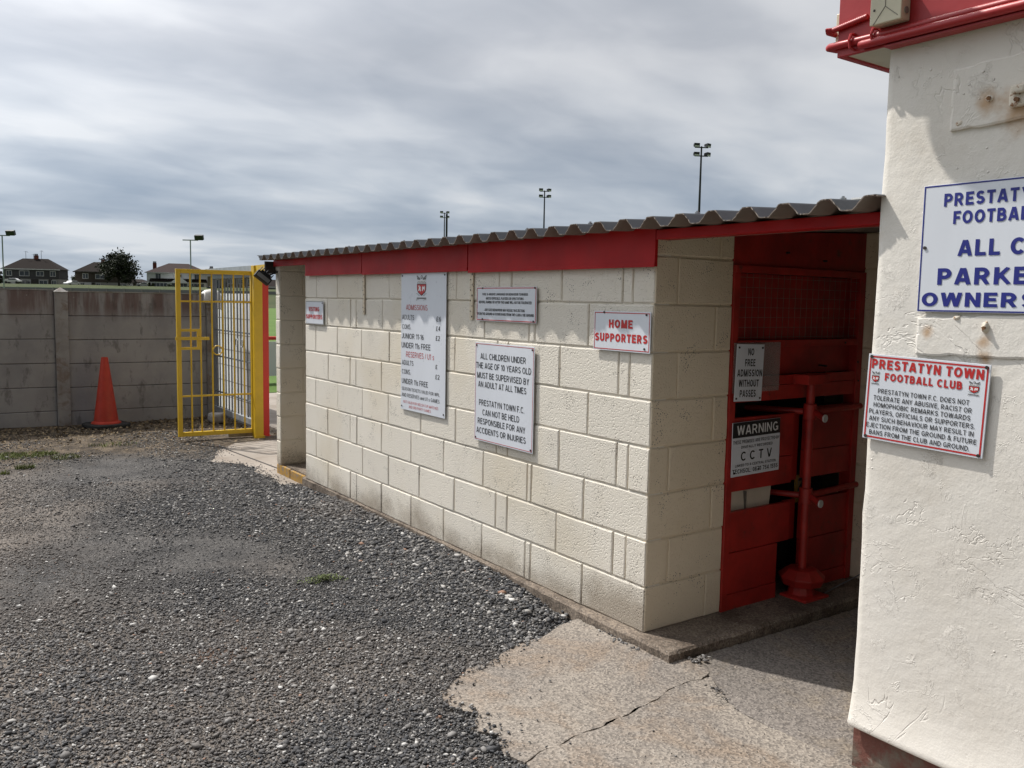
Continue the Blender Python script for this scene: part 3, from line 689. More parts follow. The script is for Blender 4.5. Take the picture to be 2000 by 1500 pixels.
# ------------------------------------------------------------------ signs
def arc(cx, cy, rx, ry, a0, a1, n=10):
    return [(cx+rx*math.cos(R_(a0+(a1-a0)*i/n)), cy+ry*math.sin(R_(a0+(a1-a0)*i/n))) for i in range(n+1)]
def glyph(c, t):
    """centre lines of a plain grotesque capital, cap height 1, half stroke t: (width, [polyline...]); a closed line repeats its first point"""
    h, b = 1-t, t; m = .52
    if c == 'A': return .76, [[(t*.9, 0), (.38-.03, 1)], [(.76-t*.9, 0), (.38+.03, 1)], [(.17, .29), (.59, .29)]]
    if c == 'B':
        w = .68; r1 = (h-m)/2; r2 = (m-b)/2
        return w, [[(t, 0), (t, 1)], [(t, h), (w-.06-t-r1, h)]+arc(w-.06-t-r1, m+r1, r1, r1, 90, -90)[1:]+[(t, m)], [(t, m), (w-t-r2, m)]+arc(w-t-r2, b+r2, r2, r2, 90, -90)[1:]+[(t, b)]]
    if c == 'C': return .72, [arc(.38, .5, .38-t, .5-t, 42, 318, 18)]
    if c == 'D': return .72, [[(t, 0), (t, 1)], [(t, h), (.30, h)]+arc(.30, .5, .42-t, .5-t, 90, -90, 14)+[(t, b)]]
    if c == 'E': return .62, [[(t, 0), (t, 1)], [(t, h), (.60, h)], [(t, m), (.55, m)], [(t, b), (.62, b)]]
    if c == 'F': return .58, [[(t, 0), (t, 1)], [(t, h), (.58, h)], [(t, m-.03), (.52, m-.03)]]
    if c == 'G': return .76, [arc(.39, .5, .39-t, .5-t, 45, 330, 18), [(.44, .44), (.76-t, .44), (.76-t, .08)]]
    if c == 'H': return .70, [[(t, 0), (t, 1)], [(.70-t, 0), (.70-t, 1)], [(t, m), (.70-t, m)]]
    if c == 'I': return 2*t, [[(t, 0), (t, 1)]]
    if c == 'J': return .52, [[(.52-t, 1), (.52-t, .28)]+arc(.26, .27, .26-t, .27-t, 0, -180)[1:]]
    if c == 'K': return .70, [[(t, 0), (t, 1)], [(t*1.2, .36), (.60, 1.0)], [(.26, .58), (.66, 0)]]
    if c == 'L': return .56, [[(t, 0), (t, 1)], [(t, b), (.56, b)]]
    if c == 'M': return .84, [[(t, 0), (t, 1)], [(.84-t, 0), (.84-t, 1)], [(t*1.2, 1), (.42, .0)], [(.84-t*1.2, 1), (.42, .0)]]
    if c == 'N': return .71, [[(t, 0), (t, 1)], [(.71-t, 0), (.71-t, 1)], [(t*1.1, 1), (.71-t*1.1, 0)]]
    if c in 'O0Q':
        w = .58 if c == '0' else .80; r = [arc(w/2, .5, w/2-t, .5-t, 0, 360, 24)]
        return w, r+([[(.48, .26), (.74, .0)]] if c == 'Q' else [])
    if c in 'PR':
        r1 = (h-.45)/2; w = .66; r = [[(t, 0), (t, 1)], [(t, h), (w-t-r1, h)]+arc(w-t-r1, .45+r1, r1, r1, 90, -90)[1:]+[(t, .45)]]
        return (w, r) if c == 'P' else (.72, r+[[(.36, .45), (.72-t*1.1, 0)]])
    if c == 'S':
        r = (.5-b)/2; return .66, [arc(.33, .5+r, .31-t, r, 25, 265, 12)+arc(.33, .5-r, .33-t, r, 85, -160, 12)]
    if c == 'T': return .62, [[(.31, 0), (.31, 1)], [(0, h), (.62, h)]]
    if c == 'U': return .70, [[(t, 1), (t, .33)]+arc(.35, .33, .35-t, .33-t, 180, 360, 12)[1:]+[(.70-t, 1)]]
    if c == 'V': return .70, [[(t*.9, 1), (.35-.02, 0)], [(.70-t*.9, 1), (.35+.02, 0)]]
    if c == 'W': return 1.0, [[(t*.8, 1), (.26, 0)], [(.26, 0), (.5, 1)], [(.5, 1), (.74, 0)], [(.74, 0), (1-t*.8, 1)]]
    if c == 'X': return .68, [[(t, 1), (.68-t, 0)], [(.68-t, 1), (t, 0)]]
    if c == 'Y': return .68, [[(t, 1), (.34, .42)], [(.68-t, 1), (.34, .42)], [(.34, 0), (.34, .46)]]
    if c == 'Z': return .62, [[(.03, h), (.60, h)], [(.60-t*.8, h), (t*.8, b)], [(.02, b), (.62, b)]]
    if c == '1': return .34, [[(.34-t, 0), (.34-t, 1)], [(.34-t, .96), (.02, .74)]]
    if c == '2': return .56, [arc(.28, .72, .28-t, .28-t, 165, -35, 10)+[(t*1.2, b+.02)], [(.01, b), (.56, b)]]
    if c == '3': return .56, [arc(.27, .755, .25-t, .245-t, 160, -80, 9), arc(.27, .27, .29-t, .27-t, 85, -160, 10)]
    if c == '4': return .60, [[(.44, 0), (.44, 1)], [(.42, .97), (t*.9, .27)], [(.02, .26), (.60, .26)]]
    if c == '5': return .56, [[(.52, h), (.12, h)], [(.13, h), (.09, .50)], arc(.27, .32, .29-t, .32-t, 140, -160, 12)]
    if c == '6': return .58, [arc(.29, .32, .29-t, .32-t, 0, 360, 18), arc(.50, .36, .50-t, .64-t, 180, 95, 9)]
    if c == '7': return .55, [[(0, h), (.55, h)], [(.50, h), (.20, 0)]]
    if c == '8': return .56, [arc(.28, .755, .25-t, .245-t*.8, 0, 360, 16), arc(.28, .265, .28-t, .265-t*.8, 0, 360, 16)]
    if c == '£': return .58, [[(.02, b), (.58, b)], [(.05, .46), (.44, .46)], [(.16, b), (.19, .40)]+arc(.37, .70, .20, .30-t, 190, 25, 9)]
    if c == '&': return .78, [arc(.30, .80, .17, .20-t, 0, 360, 12), [(.20, .70), (.72, .03)], [(.38, .60)]+arc(.28, .27, .28-t, .27-t, 110, 310, 10)+[(.68, .44)]]
    if c == '.': return .17, [[(.085, 0), (.085, .15)]]
    if c == ',': return .17, [[(.085, .15), (.085, .0), (.05, -.13)]]
    if c == ':': return .17, [[(.085, 0), (.085, .15)], [(.085, .48), (.085, .63)]]
    if c == '-': return .30, [[(.02, .36), (.28, .36)]]
    if c == '/': return .34, [[(.02, 0), (.32, 1)]]
    if c == 's':
        r = (.36-t)/2+.0; return .50, [arc(.25, .36+r, .24-t, r, 25, 265, 9)+arc(.25, .36-r, .25-t, r, 85, -160, 9)]
    if c == 'n': return .54, [[(t, 0), (t, .72)], [(t, .40)]+arc(.27, .44, .27-t, .28-t, 170, 0, 8)+[(.54-t, 0)]]
    if c == 'a': return .54, [[(.54-t, 0), (.54-t, .50)]+arc(.28, .50, .26-t, .22-t, 0, 160, 7), arc(.25, .21, .25-t, .21-t*.8, 0, 360, 14)]
    if c == 'd': return .56, [[(.56-t, 0), (.56-t, 1)], arc(.28, .36, .28-t, .36-t, 0, 360, 16)]
    return .3, []
def text_mb(mb, s, u0, u1, v0, v1, W, H, y=-.0052, bold=0.0, mi=0):
    t = .078+bold; x = 0; quads = []
    for ci, c in enumerate(s):
        if c == ' ': x += .36; continue
        w_, pls = glyph(c, t)
        for k, pl in enumerate(pls):
            closed = len(pl) > 2 and abs(pl[0][0]-pl[-1][0])+abs(pl[0][1]-pl[-1][1]) < 1e-6
            P_ = [Vector((a, b_)) for a, b_ in (pl[:-1] if closed else pl)]; n_ = len(P_); ring = []
            for i in range(n_):
                d0 = (P_[i]-P_[i-1]) if (closed or i > 0) else (P_[1]-P_[0]); d1 = (P_[(i+1) % n_]-P_[i]) if (closed or i < n_-1) else d0
                if d0.length < 1e-9: d0 = d1
                if d1.length < 1e-9: d1 = d0
                d0 = d0.normalized(); d1 = d1.normalized(); nrm = Vector((-(d0.y+d1.y), d0.x+d1.x))
                nrm = nrm.normalized() if nrm.length > 1e-6 else Vector((-d0.y, d0.x)); sc = t/max(.5, nrm.dot(Vector((-d1.y, d1.x))))
                ring.append((P_[i]+nrm*sc, P_[i]-nrm*sc))
            for i in range(n_ if closed else n_-1):
                a, b_ = ring[i], ring[(i+1) % n_]; q = [(x+p.x, p.y if c == ',' else min(1, max(0, p.y))) for p in (a[1], b_[1], b_[0], a[0])]
                quads.append((q, y-.00006*k))
        x += w_+.15
    x -= .15
    Zt, Zb = H*(1-v0), H*(1-v1)
    for q, yy in quads: mb.add([(W*(u0+(u1-u0)*a/x), yy, Zb+b_*(Zt-Zb)) for a, b_ in q], [(0, 1, 2, 3)], mi)
def poly_mb(mb, pts, W, H, y, mi=0):
    mb.add([(u*W, y, H*(1-v)) for u, v in pts], [tuple(range(len(pts)))], mi)
def ell(cu, cv, ru, rv_, n=14): return [(cu+ru*math.cos(6.2832*i/n), cv+rv_*math.sin(6.2832*i/n)) for i in range(n)]
def crest(parent, u0, u1, v0, v1, W, H):
    """shield with two white beasts, a winged ball above and a scroll below"""
    f = lambda a, c: (u0+(u1-u0)*a, v0+(v1-v0)*c)
    mb = MB(); q = lambda pts, y, mi: poly_mb(mb, [f(*p) for p in pts], W, H, y, mi)
    sh = [(.06, .34), (.94, .34), (.93, .56), (.82, .68), (.5, .80), (.18, .68), (.07, .56)]
    q(sh, -.0050, 0)
    q([(.10, .37), (.90, .37), (.89, .555), (.79, .66), (.5, .765), (.21, .66), (.11, .555)], -.0054, 1)
    q([(.16, .205), (.84, .205), (.94, .34), (.06, .34)], -.0048, 2)
    for a in range(5): q([(.14+a*.15, .245), (.24+a*.15, .245), (.24+a*.15, .262), (.14+a*.15, .262)], -.0054, 0)
    for a in range(6): q([(.10+a*.138, .295), (.21+a*.138, .295), (.21+a*.138, .318), (.10+a*.138, .318)], -.0054, 0)
    q([(.20, .42), (.30, .40), (.34, .46), (.44, .44), (.42, .52), (.47, .60), (.38, .64), (.34, .57), (.24, .63), (.20, .58), (.27, .50)], -.0058, 2)
    q([(.55, .60), (.56, .47), (.64, .42), (.70, .47), (.78, .42), (.84, .47), (.82, .58), (.77, .62), (.75, .55), (.66, .55), (.63, .63)], -.0058, 2)
    q(ell(.5, .09, .10, .065), -.0050, 0); q(ell(.5, .09, .065, .042), -.0054, 2); q(ell(.5, .09, .03, .02, 5), -.0058, 0)
    for s_ in (-1, 1):
        m = lambda a: .5+s_*a
        for k in range(4):
            pts = [(m(.12), .13+k*.02), (m(.30-.02*k), .08+k*.028), (m(.44-.015*k), .02+k*.045), (m(.47-.02*k), .055+k*.045), (m(.30), .115+k*.028), (m(.14), .155+k*.015)]
            q(pts if s_ > 0 else pts[::-1], -.0052-.0001*k, 0 if k % 2 == 0 else 3)
        for k in range(3): q(ell(m(.43-.10*k), .715+.035*k, .035, .018, 6), -.0052, 4 if k % 2 else 0)
    q([(.04, .86), (.96, .86), (.96, .915), (.04, .915)], -.0050, 3)
    for a in range(9): q([(.09+a*.093, .872), (.155+a*.093, .872), (.155+a*.093, .903), (.09+a*.093, .903)], -.0055, 0)
    for s_ in (0, 1): q([(.02+.70*s_, .93), (.26+.70*s_, .93), (.26+.70*s_, .945), (.06+.70*s_, .945), (.06+.66*s_, .99), (.02+.70*s_, .99)], -.0052, 3)
    return mb.obj('crest', ['ink_black', 'ink_red', 'ink_white', 'sign_edge', 'ink_green'], parent)
def sign(name, label, W, H, loc, rz, black=(), red=(), blue=(), white=(), border=None, border_w=.004, border_in=.006, bold=.0, tilt=0, screws=((.03, .03), (.97, .03), (.03, .97), (.97, .97)), band=None, crests=(), thick=.004, redbold=None, frame=None):
    t = thing(name, label, 'sign', loc, rz); t.rotation_euler = (0, tilt, rz)
    b = MB(); b.box((0, -.004, 0), (W, -.004+thick, H)); b.obj('panel', 'sign', t, bevel=.0008)
    if border:
        b = MB(); i, w_ = border_in, border_w
        for a, c in (((i, i), (W-i, i+w_)), ((i, H-i-w_), (W-i, H-i)), ((i, i+w_), (i+w_, H-i-w_)), ((W-i-w_, i+w_), (W-i, H-i-w_))):
            b.add([(a[0], -.0047, a[1]), (c[0], -.0047, a[1]), (c[0], -.0047, c[1]), (a[0], -.0047, c[1])], [(0, 1, 2, 3)])
        b.obj('border', border, t)
    if band:
        b = MB(); b.add([(band[0]*W, -.0047, H*(1-band[3])), (band[1]*W, -.0047, H*(1-band[3])), (band[1]*W, -.0047, H*(1-band[2])), (band[0]*W, -.0047, H*(1-band[2]))], [(0, 1, 2, 3)]); b.obj('band', 'ink_black', t)
    for nm, ls, mt, bo in (('black_lettering', black, 'ink_black', bold), ('red_lettering', red, 'ink_red', bold if redbold is None else redbold), ('blue_lettering', blue, 'ink_blue', bold), ('white_lettering', white, 'ink_white', bold)):
        if ls:
            for l in ls: b = MB(); text_mb(b, *l, W, H, bold=bo); b.obj(nm, mt, t)
    for c in crests: crest(t, *c, W, H)
    for u, v in screws:
        b = MB(); b.tube([(u*W, -.0045, (1-v)*H), (u*W, -.0075, (1-v)*H)], .0055, 10); b.obj('screw', 'screw', t)
    return t
WR = R_(-90)
sign('admission_sign', 'tall white sign with the crest and a list of admission prices', .605, .94, (-.014, 2.452, .815), WR,
     black=[('ADULTS', .03, .31, .30, .335), ('£6', .80, .90, .303, .336), ('CONS.', .03, .24, .37, .405), ('£4', .795, .885, .37, .402), ('JUNIOR 11-16', .02, .53, .436, .474), ('£2', .79, .88, .436, .469),
            ('UNDER 11s FREE', .02, .68, .502, .542), ('ADULTS', .03, .30, .633, .668), ('£', .79, .832, .637, .666), ('CONS.', .03, .24, .70, .735), ('£2', .79, .88, .705, .737), ('UNDER 11s FREE', .03, .63, .768, .806),
            ('SEASON TICKETS VALID FOR WPL', .03, .885, .832, .856), ('AND RESERVES and U19s GAMES', .03, .885, .877, .903)],
     red=[('ADMISSIONS', .12, .61, .226, .265), ('RESERVES / U19s', .13, .76, .568, .608), ('NOT VALID FOR WELSH CUP MATCHES', .07, .86, .931, .950), ('AND 3RD PARTY GAMES', .20, .70, .962, .981)],
     redbold=-.025, bold=-.018, crests=[(.355, .59, .013, .20)], screws=((.03, .018), (.97, .018), (.03, .975), (.97, .975)), thick=.003)
sign('behaviour_sign', 'small wide white sign with five lines of tiny black print and a dark red border', .60, .20, (-.016, 1.486, 1.458), WR,
     black=[('FOUL & ABUSIVE LANGUAGE OR BEHAVIOUR TOWARDS', .105, .87, .175, .245), ('MATCH OFFICIALS, PLAYERS OR SPECTATORS', .17, .80, .295, .37), ('BEFORE, DURING OR AFTER THE GAME WILL NOT BE TOLERATED.', .045, .935, .405, .48),
            ('ANY SUCH BEHAVIOUR MAY RESULT IN EJECTION', .15, .82, .63, .705), ('FROM THE GROUND & FUTURE BANS FROM THE CLUB & THE GROUND', .02, .965, .75, .825)], bold=.02, border='ink_red', border_w=.005, border_in=.004,
     screws=((.11, .03), (.975, .03), (.11, .95), (.96, .95)))
sign('children_notice', 'square white notice about supervising children, below the wide sign of tiny print', .60, .595, (-.016, 1.494, .733), WR,
     black=[('ALL CHILDREN UNDER', .10, .87, .105, .165), ('THE AGE OF 10 YEARS OLD', .02, .955, .20, .26), ('MUST BE SUPERVISED BY', .045, .925, .30, .36), ('AN ADULT AT ALL TIMES', .065, .885, .39, .45),
            ('PRESTATYN TOWN F.C.', .085, .86, .575, .635), ('CAN NOT BE HELD', .15, .78, .672, .732), ('RESPONSIBLE FOR ANY', .065, .88, .765, .825), ('ACCIDENTS OR INJURIES', .045, .89, .86, .92)], bold=-.012, border='ink_red', border_w=.003, border_in=.007)
sign('home_sign', 'white sign reading HOME SUPPORTERS in bold red, near the hut corner', .402, .193, (-.016, .401, 1.344), WR,
     red=[('HOME', .28, .70, .21, .42), ('SUPPORTERS', .03, .955, .56, .77)], redbold=.04, border='ink_red', border_w=.004, border_in=.006, screws=((.19, .03), (.93, .07), (.91, .90)))
sign('visiting_sign', 'small white sign reading VISITING SUPPORTERS at the far end of the wall', .375, .193, (-.016, 4.178, 1.357), WR,
     red=[('VISITING', .18, .78, .25, .44), ('SUPPORTERS', .03, .95, .58, .77)], redbold=.04, border='sign_edge', border_w=.006, border_in=.001, screws=((.95, .08),))
FY = .045
sign('pass_sign', 'upright white sign reading NO FREE ADMISSION WITHOUT PASSES on the red turnstile front', .209, .290, (.5448, FY-.074, 1.094), 0, tilt=R_(1.5),
     black=[('NO', .40, .62, .07, .195), ('FREE', .31, .69, .26, .385), ('ADMISSION', .05, .96, .44, .565), ('WITHOUT', .12, .86, .62, .745), ('PASSES', .18, .77, .80, .925)], bold=.015, screws=((.07, .06), (.93, .06), (.06, .95), (.93, .95)))
sign('camera_warning_sign', 'black and white CCTV warning sign on the red turnstile boards', .377, .280, (.5585, FY-.064, .703), 0, tilt=R_(-.8),
     black=[('THESE PREMISES ARE PROTECTED BY', .015, .985, .335, .395), ('DIGITALLY RECORDED', .18, .84, .44, .49), ('C C T V', .18, .83, .55, .72), ('LINKED TO A CENTRAL STATION', .07, .92, .775, .825), ('TECHSOL: 0870 754 1555', .02, .97, .865, .945)],
     white=[('WARNING', .09, .95, .06, .235)], band=(.004, .996, .004, .285), bold=.0, screws=((.05, .93), (.55, .92)))
# signs on the white building
XW = -.117
sign('parking_sign', 'large white sign with bold navy capitals and a navy border', .60, .405, (XW-.010, -1.347, 1.565), WR,
     blue=[('PRESTATYN TOWN', .115, .885, .075, .175), ('FOOTBALL CLUB', .17, .83, .215, .315), ('ALL CARS', .205, .795, .44, .565), ('PARKED AT', .105, .895, .655, .785), ('OWNERS RISK', .025, .975, .845, .955)],
     bold=.03, border='ink_blue', border_w=.0045, border_in=.002, screws=((.025, .49), (.975, .49)))
sign('conduct_sign', 'white sign with a red border, a red heading and two small crests, beside the passage', .412, .294, (XW-.012, -1.178, 1.124), WR, tilt=R_(1.6),
     red=[('PRESTATYN TOWN', .035, .955, .055, .165), ('FOOTBALL CLUB', .16, .80, .205, .295)], redbold=.035,
     black=[('PRESTATYN TOWN F.C. DOES NOT', .11, .865, .395, .45), ('TOLERATE ANY ABUSIVE, RACIST OR', .075, .89, .477, .532), ('HOMOPHOBIC REMARKS TOWARDS', .08, .885, .558, .613), ('PLAYERS, OFFICIALS OR SUPPORTERS.', .045, .925, .64, .695),
            ('ANY SUCH BEHAVIOUR MAY RESULT IN', .05, .92, .722, .777), ('EJECTION FROM THE GROUND & FUTURE', .03, .948, .804, .859), ('BANS FROM THE CLUB AND GROUND.', .06, .90, .886, .941)], bold=-.004,
     border='ink_red', border_w=.0055, border_in=.006, crests=[(.04, .115, .195, .36), (.845, .935, .185, .35)], thick=.005)

# ------------------------------------------------------------------ turnstile
ts = thing('turnstile', 'dark red boarded turnstile with rotating arms, in the shaded passage', 'turnstile', (.530, 0, .0318))
ts.scale = (.9798, 1, .9798)
def tp(name, mb, mat, bevel=.002, parent=ts, smooth=False):
    o = mb.obj(name, mat, parent, smooth, bevel); o.location = (-.6, -.06, 0) if parent is ts else (0, 0, 0); return o
fy = FY
b = MB(); b.box((.604, fy, -.05), (.648, fy+.07, 1.744)); tp('jamb', b, 'red_dark')
b = MB(); b.box((1.690, fy-.004, -.045), (1.742, fy+.07, 1.78)); tp('jamb', b, 'red_dark')
b = MB(); b.add([(.606, fy+.012, 1.782), (1.79, fy+.012, 1.782), (1.79, fy+.012, 2.008), (.606, fy+.012, 1.948), (.606, fy+.04, 1.782), (1.79, fy+.04, 1.782), (1.79, fy+.04, 2.008), (.606, fy+.04, 1.948)], [(0, 1, 2, 3), (7, 6, 5, 4), (0, 4, 5, 1), (1, 5, 6, 2), (2, 6, 7, 3), (3, 7, 4, 0)]); tp('top_board', b, 'red_dark')
b = MB(); b.box((.606, fy-.006, 1.744), (1.689, fy+.04, 1.781)); tp('rail', b, 'red_dark')
b = MB(); b.box((.649, fy-.002, 1.360), (1.689, fy+.04, 1.396)); tp('rail', b, 'red_dark')
b = MB(); b.box((.649, fy+.062, 1.397), (1.689, fy+.075, 1.743)); tp('mesh_backing', b, 'red_dark')
b = MB()
for k in range(21): xx = .66+k*.0505; b.tube([(xx, fy+.012, 1.397), (xx, fy+.012, 1.743)], .0011, 5)
for k in range(7): zz_ = 1.412+k*.0515; b.tube([(.649, fy+.009, zz_), (1.689, fy+.009, zz_)], .0011, 5)
tp('wire_mesh', b, 'mesh_wire', 0)
b = MB(); b.box((.649, fy+.045, 1.206), (1.689, fy+.06, 1.359)); tp('board', b, 'red_dark')
b = MB(); b.box((.649, fy, 1.156), (1.689, fy+.03, 1.205)); tp('rail', b, 'red_dark')
b = MB(); b.box((.649, fy+.003, 1.074), (1.689, fy+.027, 1.153)); tp('board', b, 'red_dark')
def wide_boards(x0, x1, spec):
    for z0, z1, dy in spec: b = MB(); b.box((x0, fy+dy, z0), (x1, fy+dy+.024, z1)); tp('board', b, 'red_dark', .0025)
wide_boards(.649, 1.150, [(.759, .992, .006), (.602, .755, .008)]); wide_boards(1.255, 1.689, [(.775, 1.018, .006), (.615, .771, .008)])
wide_boards(.649, 1.150, [(.276, .494, .008)]); wide_boards(.649, 1.052, [(.052, .272, .006), (-.045, .049, .003)]); wide_boards(1.255, 1.689, [(.262, .486, .008), (.045, .258, .006), (-.045, .042, .004)])
b = MB(); b.box((1.151, fy+.05, .26), (1.254, fy+.065, .49)); b.box((1.151, fy+.05, .60), (1.254, fy+.065, 1.0)); tp('back_board', b, 'red_dark')
b = MB(); b.box((1.110, fy-.10, 1.157), (1.300, fy-.001, 1.209)); tp('head_box', b, 'red_dark')
px_, py_ = 1.213, fy-.045
b = MB(); b.tube([(px_, py_, .11), (px_, py_, 1.157)], .023, 16); pst = tp('post', b, 'red_dark', 0); smooth_by_angle(pst)
for zc in (1.000, .530):
    b = MB(); b.tube([(px_, py_, zc-.042), (px_, py_, zc+.045)], .035, 18); h_ = tp('hub', b, 'red_dark', .003); smooth_by_angle(h_)
    for ang in (4, 118, 274):
        d = Vector((math.cos(R_(ang)), math.sin(R_(ang)), 0)); L = .66 if ang == 4 else (.10 if ang == 274 else .52)
        p0 = Vector((px_, py_, zc))+d*.035; p1 = Vector((px_, py_, zc-.004 if ang == 274 else zc))+d*L
        if ang == 274: p1.z -= .02; p1.x -= .02
        b = MB(); b.tube([p0, p1], .0175, 14); a_ = tp('arm', b, 'red_dark', 0); smooth_by_angle(a_)
        if ang == 274:
            b = MB(); b.tube([p1, p1+d*.008], .0215, 16); e_ = b.obj('end_cap', 'cap', a_); smooth_by_angle(e_)
b = MB()
b.tube([(px_, py_, .030), (px_, py_, .075)], [.110, .130], 9); b.tube([(px_, py_, .075), (px_, py_, .120)], [.130, .080], 9)
tp('foot_housing', b, 'red_dark', .006)
b = MB(); b.tube([(px_, py_, -.036), (px_, py_, .034)], [.075, .065], 12); b.box((px_-.11, py_-.11, -.040), (px_+.10, py_+.06, -.022)); tp('pedestal', b, 'red_dark', .004)
b = MB(); b.box((.615, fy-.006, 1.126), (.985, fy-.003, 1.385)); tp('plastic_sheet', b, 'perspex', 0)
for xx, zz_ in ((1.57, 1.375), (1.40, 1.245), (1.02, 1.86), (1.35, 1.83), (1.70, 1.26), (1.715, 1.15)):
    b = MB(); b.tube([(xx, fy-.008, zz_), (xx, fy+.05, zz_)], .006, 8); tp('bolt', b, 'screw', 0)
# inside, behind the gaps
b = MB(); b.box((.62, .30, 0), (1.78, .32, 1.9)); tp('gap_shade_sheet', b, 'dark_inside', 0)  # dark sheet stands in for the unlit hut interior
t = thing('card_sheet', 'cream card leaning behind the lower left gap of the turnstile', 'card', (.575, fy-.01, .43))
b = MB(); b.add([(.0, 0, 0), (.36, 0, 0), (.405, .02, .185), (.0, .02, .168), (0, .006, 0), (.36, .006, 0), (.405, .026, .185), (0, .026, .168)], [(0, 1, 2, 3), (7, 6, 5, 4), (0, 4, 5, 1), (1, 5, 6, 2), (2, 6, 7, 3), (3, 7, 4, 0)]); b.obj('sheet', 'card', t)
b = MB(); b.box((.175, -.002, .02), (.179, .022, .17)); b.obj('fold', 'timber', t)
t = thing('orange_board', 'orange board with a dark mark behind the lower right gap of the turnstile', 'board', (1.177, fy, .485))
b = MB(); b.box((0, 0, 0), (.14, .006, .155)); b.obj('panel', 'yellow_edge', t)
b = MB(); text_mb(b, '2', .15, .55, .10, .60, .14, .155, -.0015, .03); b.obj('mark', 'ink_black', t)
b = MB(); b.tube([(1.24, -.135, .008), (1.45, -.10, .012), (1.62, -.13, .06)], .004, 6); tag(b.obj('thin_rod', 'galv_dark'), 'thin pale rod lying on the slab at the foot of the turnstile', 'rod')

# ------------------------------------------------------------------ white rendered building on the right
wb = thing('white_building', 'white rendered building with a red fascia, at the right edge', 'building', (XW, -1.18, GZ))
YE, YN = -1.18, -7.0
wy = [YE-.004, YE-.012, YE-.03]+[YE-.03-.09*k for k in range(1, 66)]
zs = [.082, .09, .105, .14, .18, .24, .32]+[.32+.0888*k for k in range(1, 25)]
b = MB(); L_ = len(zs)
def flare(z): return -.026*max(0, min(1, (.24-z)/.16))**1.6+(.006 if z < .085 else 0)
V_ = []
for i, yv in enumerate(wy):
    for z in zs:
        rd = .010 if i == 0 else (.003 if i == 1 else 0)
        e_ = -flare(z)*.12 if i < 3 else 0
        V_.append((XW+flare(z)+rd+(G3(yv*3.0, z*3.0)-.5)*.008, yv+e_+(G2(z*9, 3.0)-.5)*.010*(i < 3), z))
b.add(V_, [(i*L_+k, i*L_+k+1, (i+1)*L_+k+1, (i+1)*L_+k) for i in range(len(wy)-1) for k in range(L_-1)])
o = b.obj('rendered_wall', 'render', smooth=True)
o.parent = wb; o.location = (-XW, 1.18, -GZ); wall_obj = o
def wp(name, mb, mat, bevel=0, smooth=False, parent=wb):
    o = mb.obj(name, mat, parent, smooth, bevel)
    if parent is wb: o.location = (-XW, 1.18, -GZ)
    return o
b = MB(); b.box((XW+.011, YN, .080), (3.0, YE-.006, 2.46)); wp('side_wall', b, 'render')
b = MB(); b.box((XW+.012, YN, GZ-.05), (2.98, YE-.012, .081)); wp('brick_plinth', b, 'brick')
b = MB(); b.box((-.155, YN, 2.445), (3.1, -1.018, 2.452)); wp('soffit', b, 'cream_plastic')
b = MB(); b.box((-.160, YN, 2.438), (-.1465, -1.016, 2.98)); b.box((-.146, -1.040, 2.438), (3.1, -1.016, 2.98)); wp('fascia_board', b, 'red_bright', .003)
b = MB(); b.box((-.185, YN, 2.98), (3.2, -1.005, 3.03)); wp('flat_roof', b, 'roof_top')
b = MB(); b.box((-.13, -1.012, 2.50), (-.07, -.985, 2.60)); wp('end_block', b, 'cream_plastic', .003)
# pipes along the fascia: parts of the building
def pipe(name, pts, r, mat='red_bright'):
    b = MB(); b.tube(pts, r, 12); o = wp(name, b, mat); smooth_by_angle(o); return o
pipe('conduit', [(-.125, -.992, 2.478), (-.165, -.985, 2.478), (-.170, -.995, 2.478), (-.172, -1.06, 2.476), (-.172, -1.13, 2.475), (-.172, -2.6, 2.470), (-.172, YN, 2.47)], .0125)
pipe('conduit', [(-.172, -1.116, 2.458), (-.178, -1.13, 2.456), (-.180, -1.9, 2.452), (-.180, YN, 2.45)], .0145)
b = MB()
pts = []
for k in range(40): pts.append((-.170, -.998-.0035*k, 2.532+.0004*k))
b.tube([(-.12, -.984, 2.53), (-.168, -.982, 2.53), (-.186, -.99, 2.531)]+pts, [.0095]*3+[.0085 if k % 2 else .0105 for k in range(40)], 10); smooth_by_angle(wp('corrugated_conduit', b, 'red_bright'), 60)
for yv in (-1.083, -1.165, -1.72):
    b = MB(); b.tube([(-.162, yv, 2.502), (-.184, yv, 2.498), (-.192, yv, 2.478), (-.186, yv, 2.455), (-.162, yv, 2.452)], .005, 6); wp('pipe_clip', b, 'red_bright')
b = MB(); b.box((-.172, -2.5, 2.432), (-.125, -1.20, 2.4375)); wp('fascia_trim', b, 'red_bright')
t = thing('junction_box', 'cream plastic junction box with two screws on the red fascia', 'junction box', (-.160, -1.225, 2.498))
b = MB(); b.box((-.048, -.055, 0), (-.0005, .053, .115)); o = b.obj('box', 'cream_plastic', t, bevel=.004)
b = MB(); b.box((-.055, -.056, -.001), (-.0485, .054, .116)); o = b.obj('lid', 'cream_plastic', t, bevel=.003)
b = MB(); b.bar((-.0555, .000, .05), (-.0555, .000, .115), .0018, .0018); b.bar((-.0555, .0, .05), (-.0555, .04, .0), .0018, .0018); b.bar((-.0555, .0, .05), (-.0555, -.045, .012), .0018, .0018); b.obj('lid_seam', 'timber', t)
for yv, z in ((.038, .045), (-.040, .073)): b = MB(); b.tube([(-.0548, yv, z), (-.057, yv, z)], .004, 10); b.obj('screw', 'screw', t)
for z in (.03, .085): b = MB(); b.tube([(-.025, -.0555, z), (-.025, -.058, z)], .011, 14); b.obj('knockout', 'timber', t)
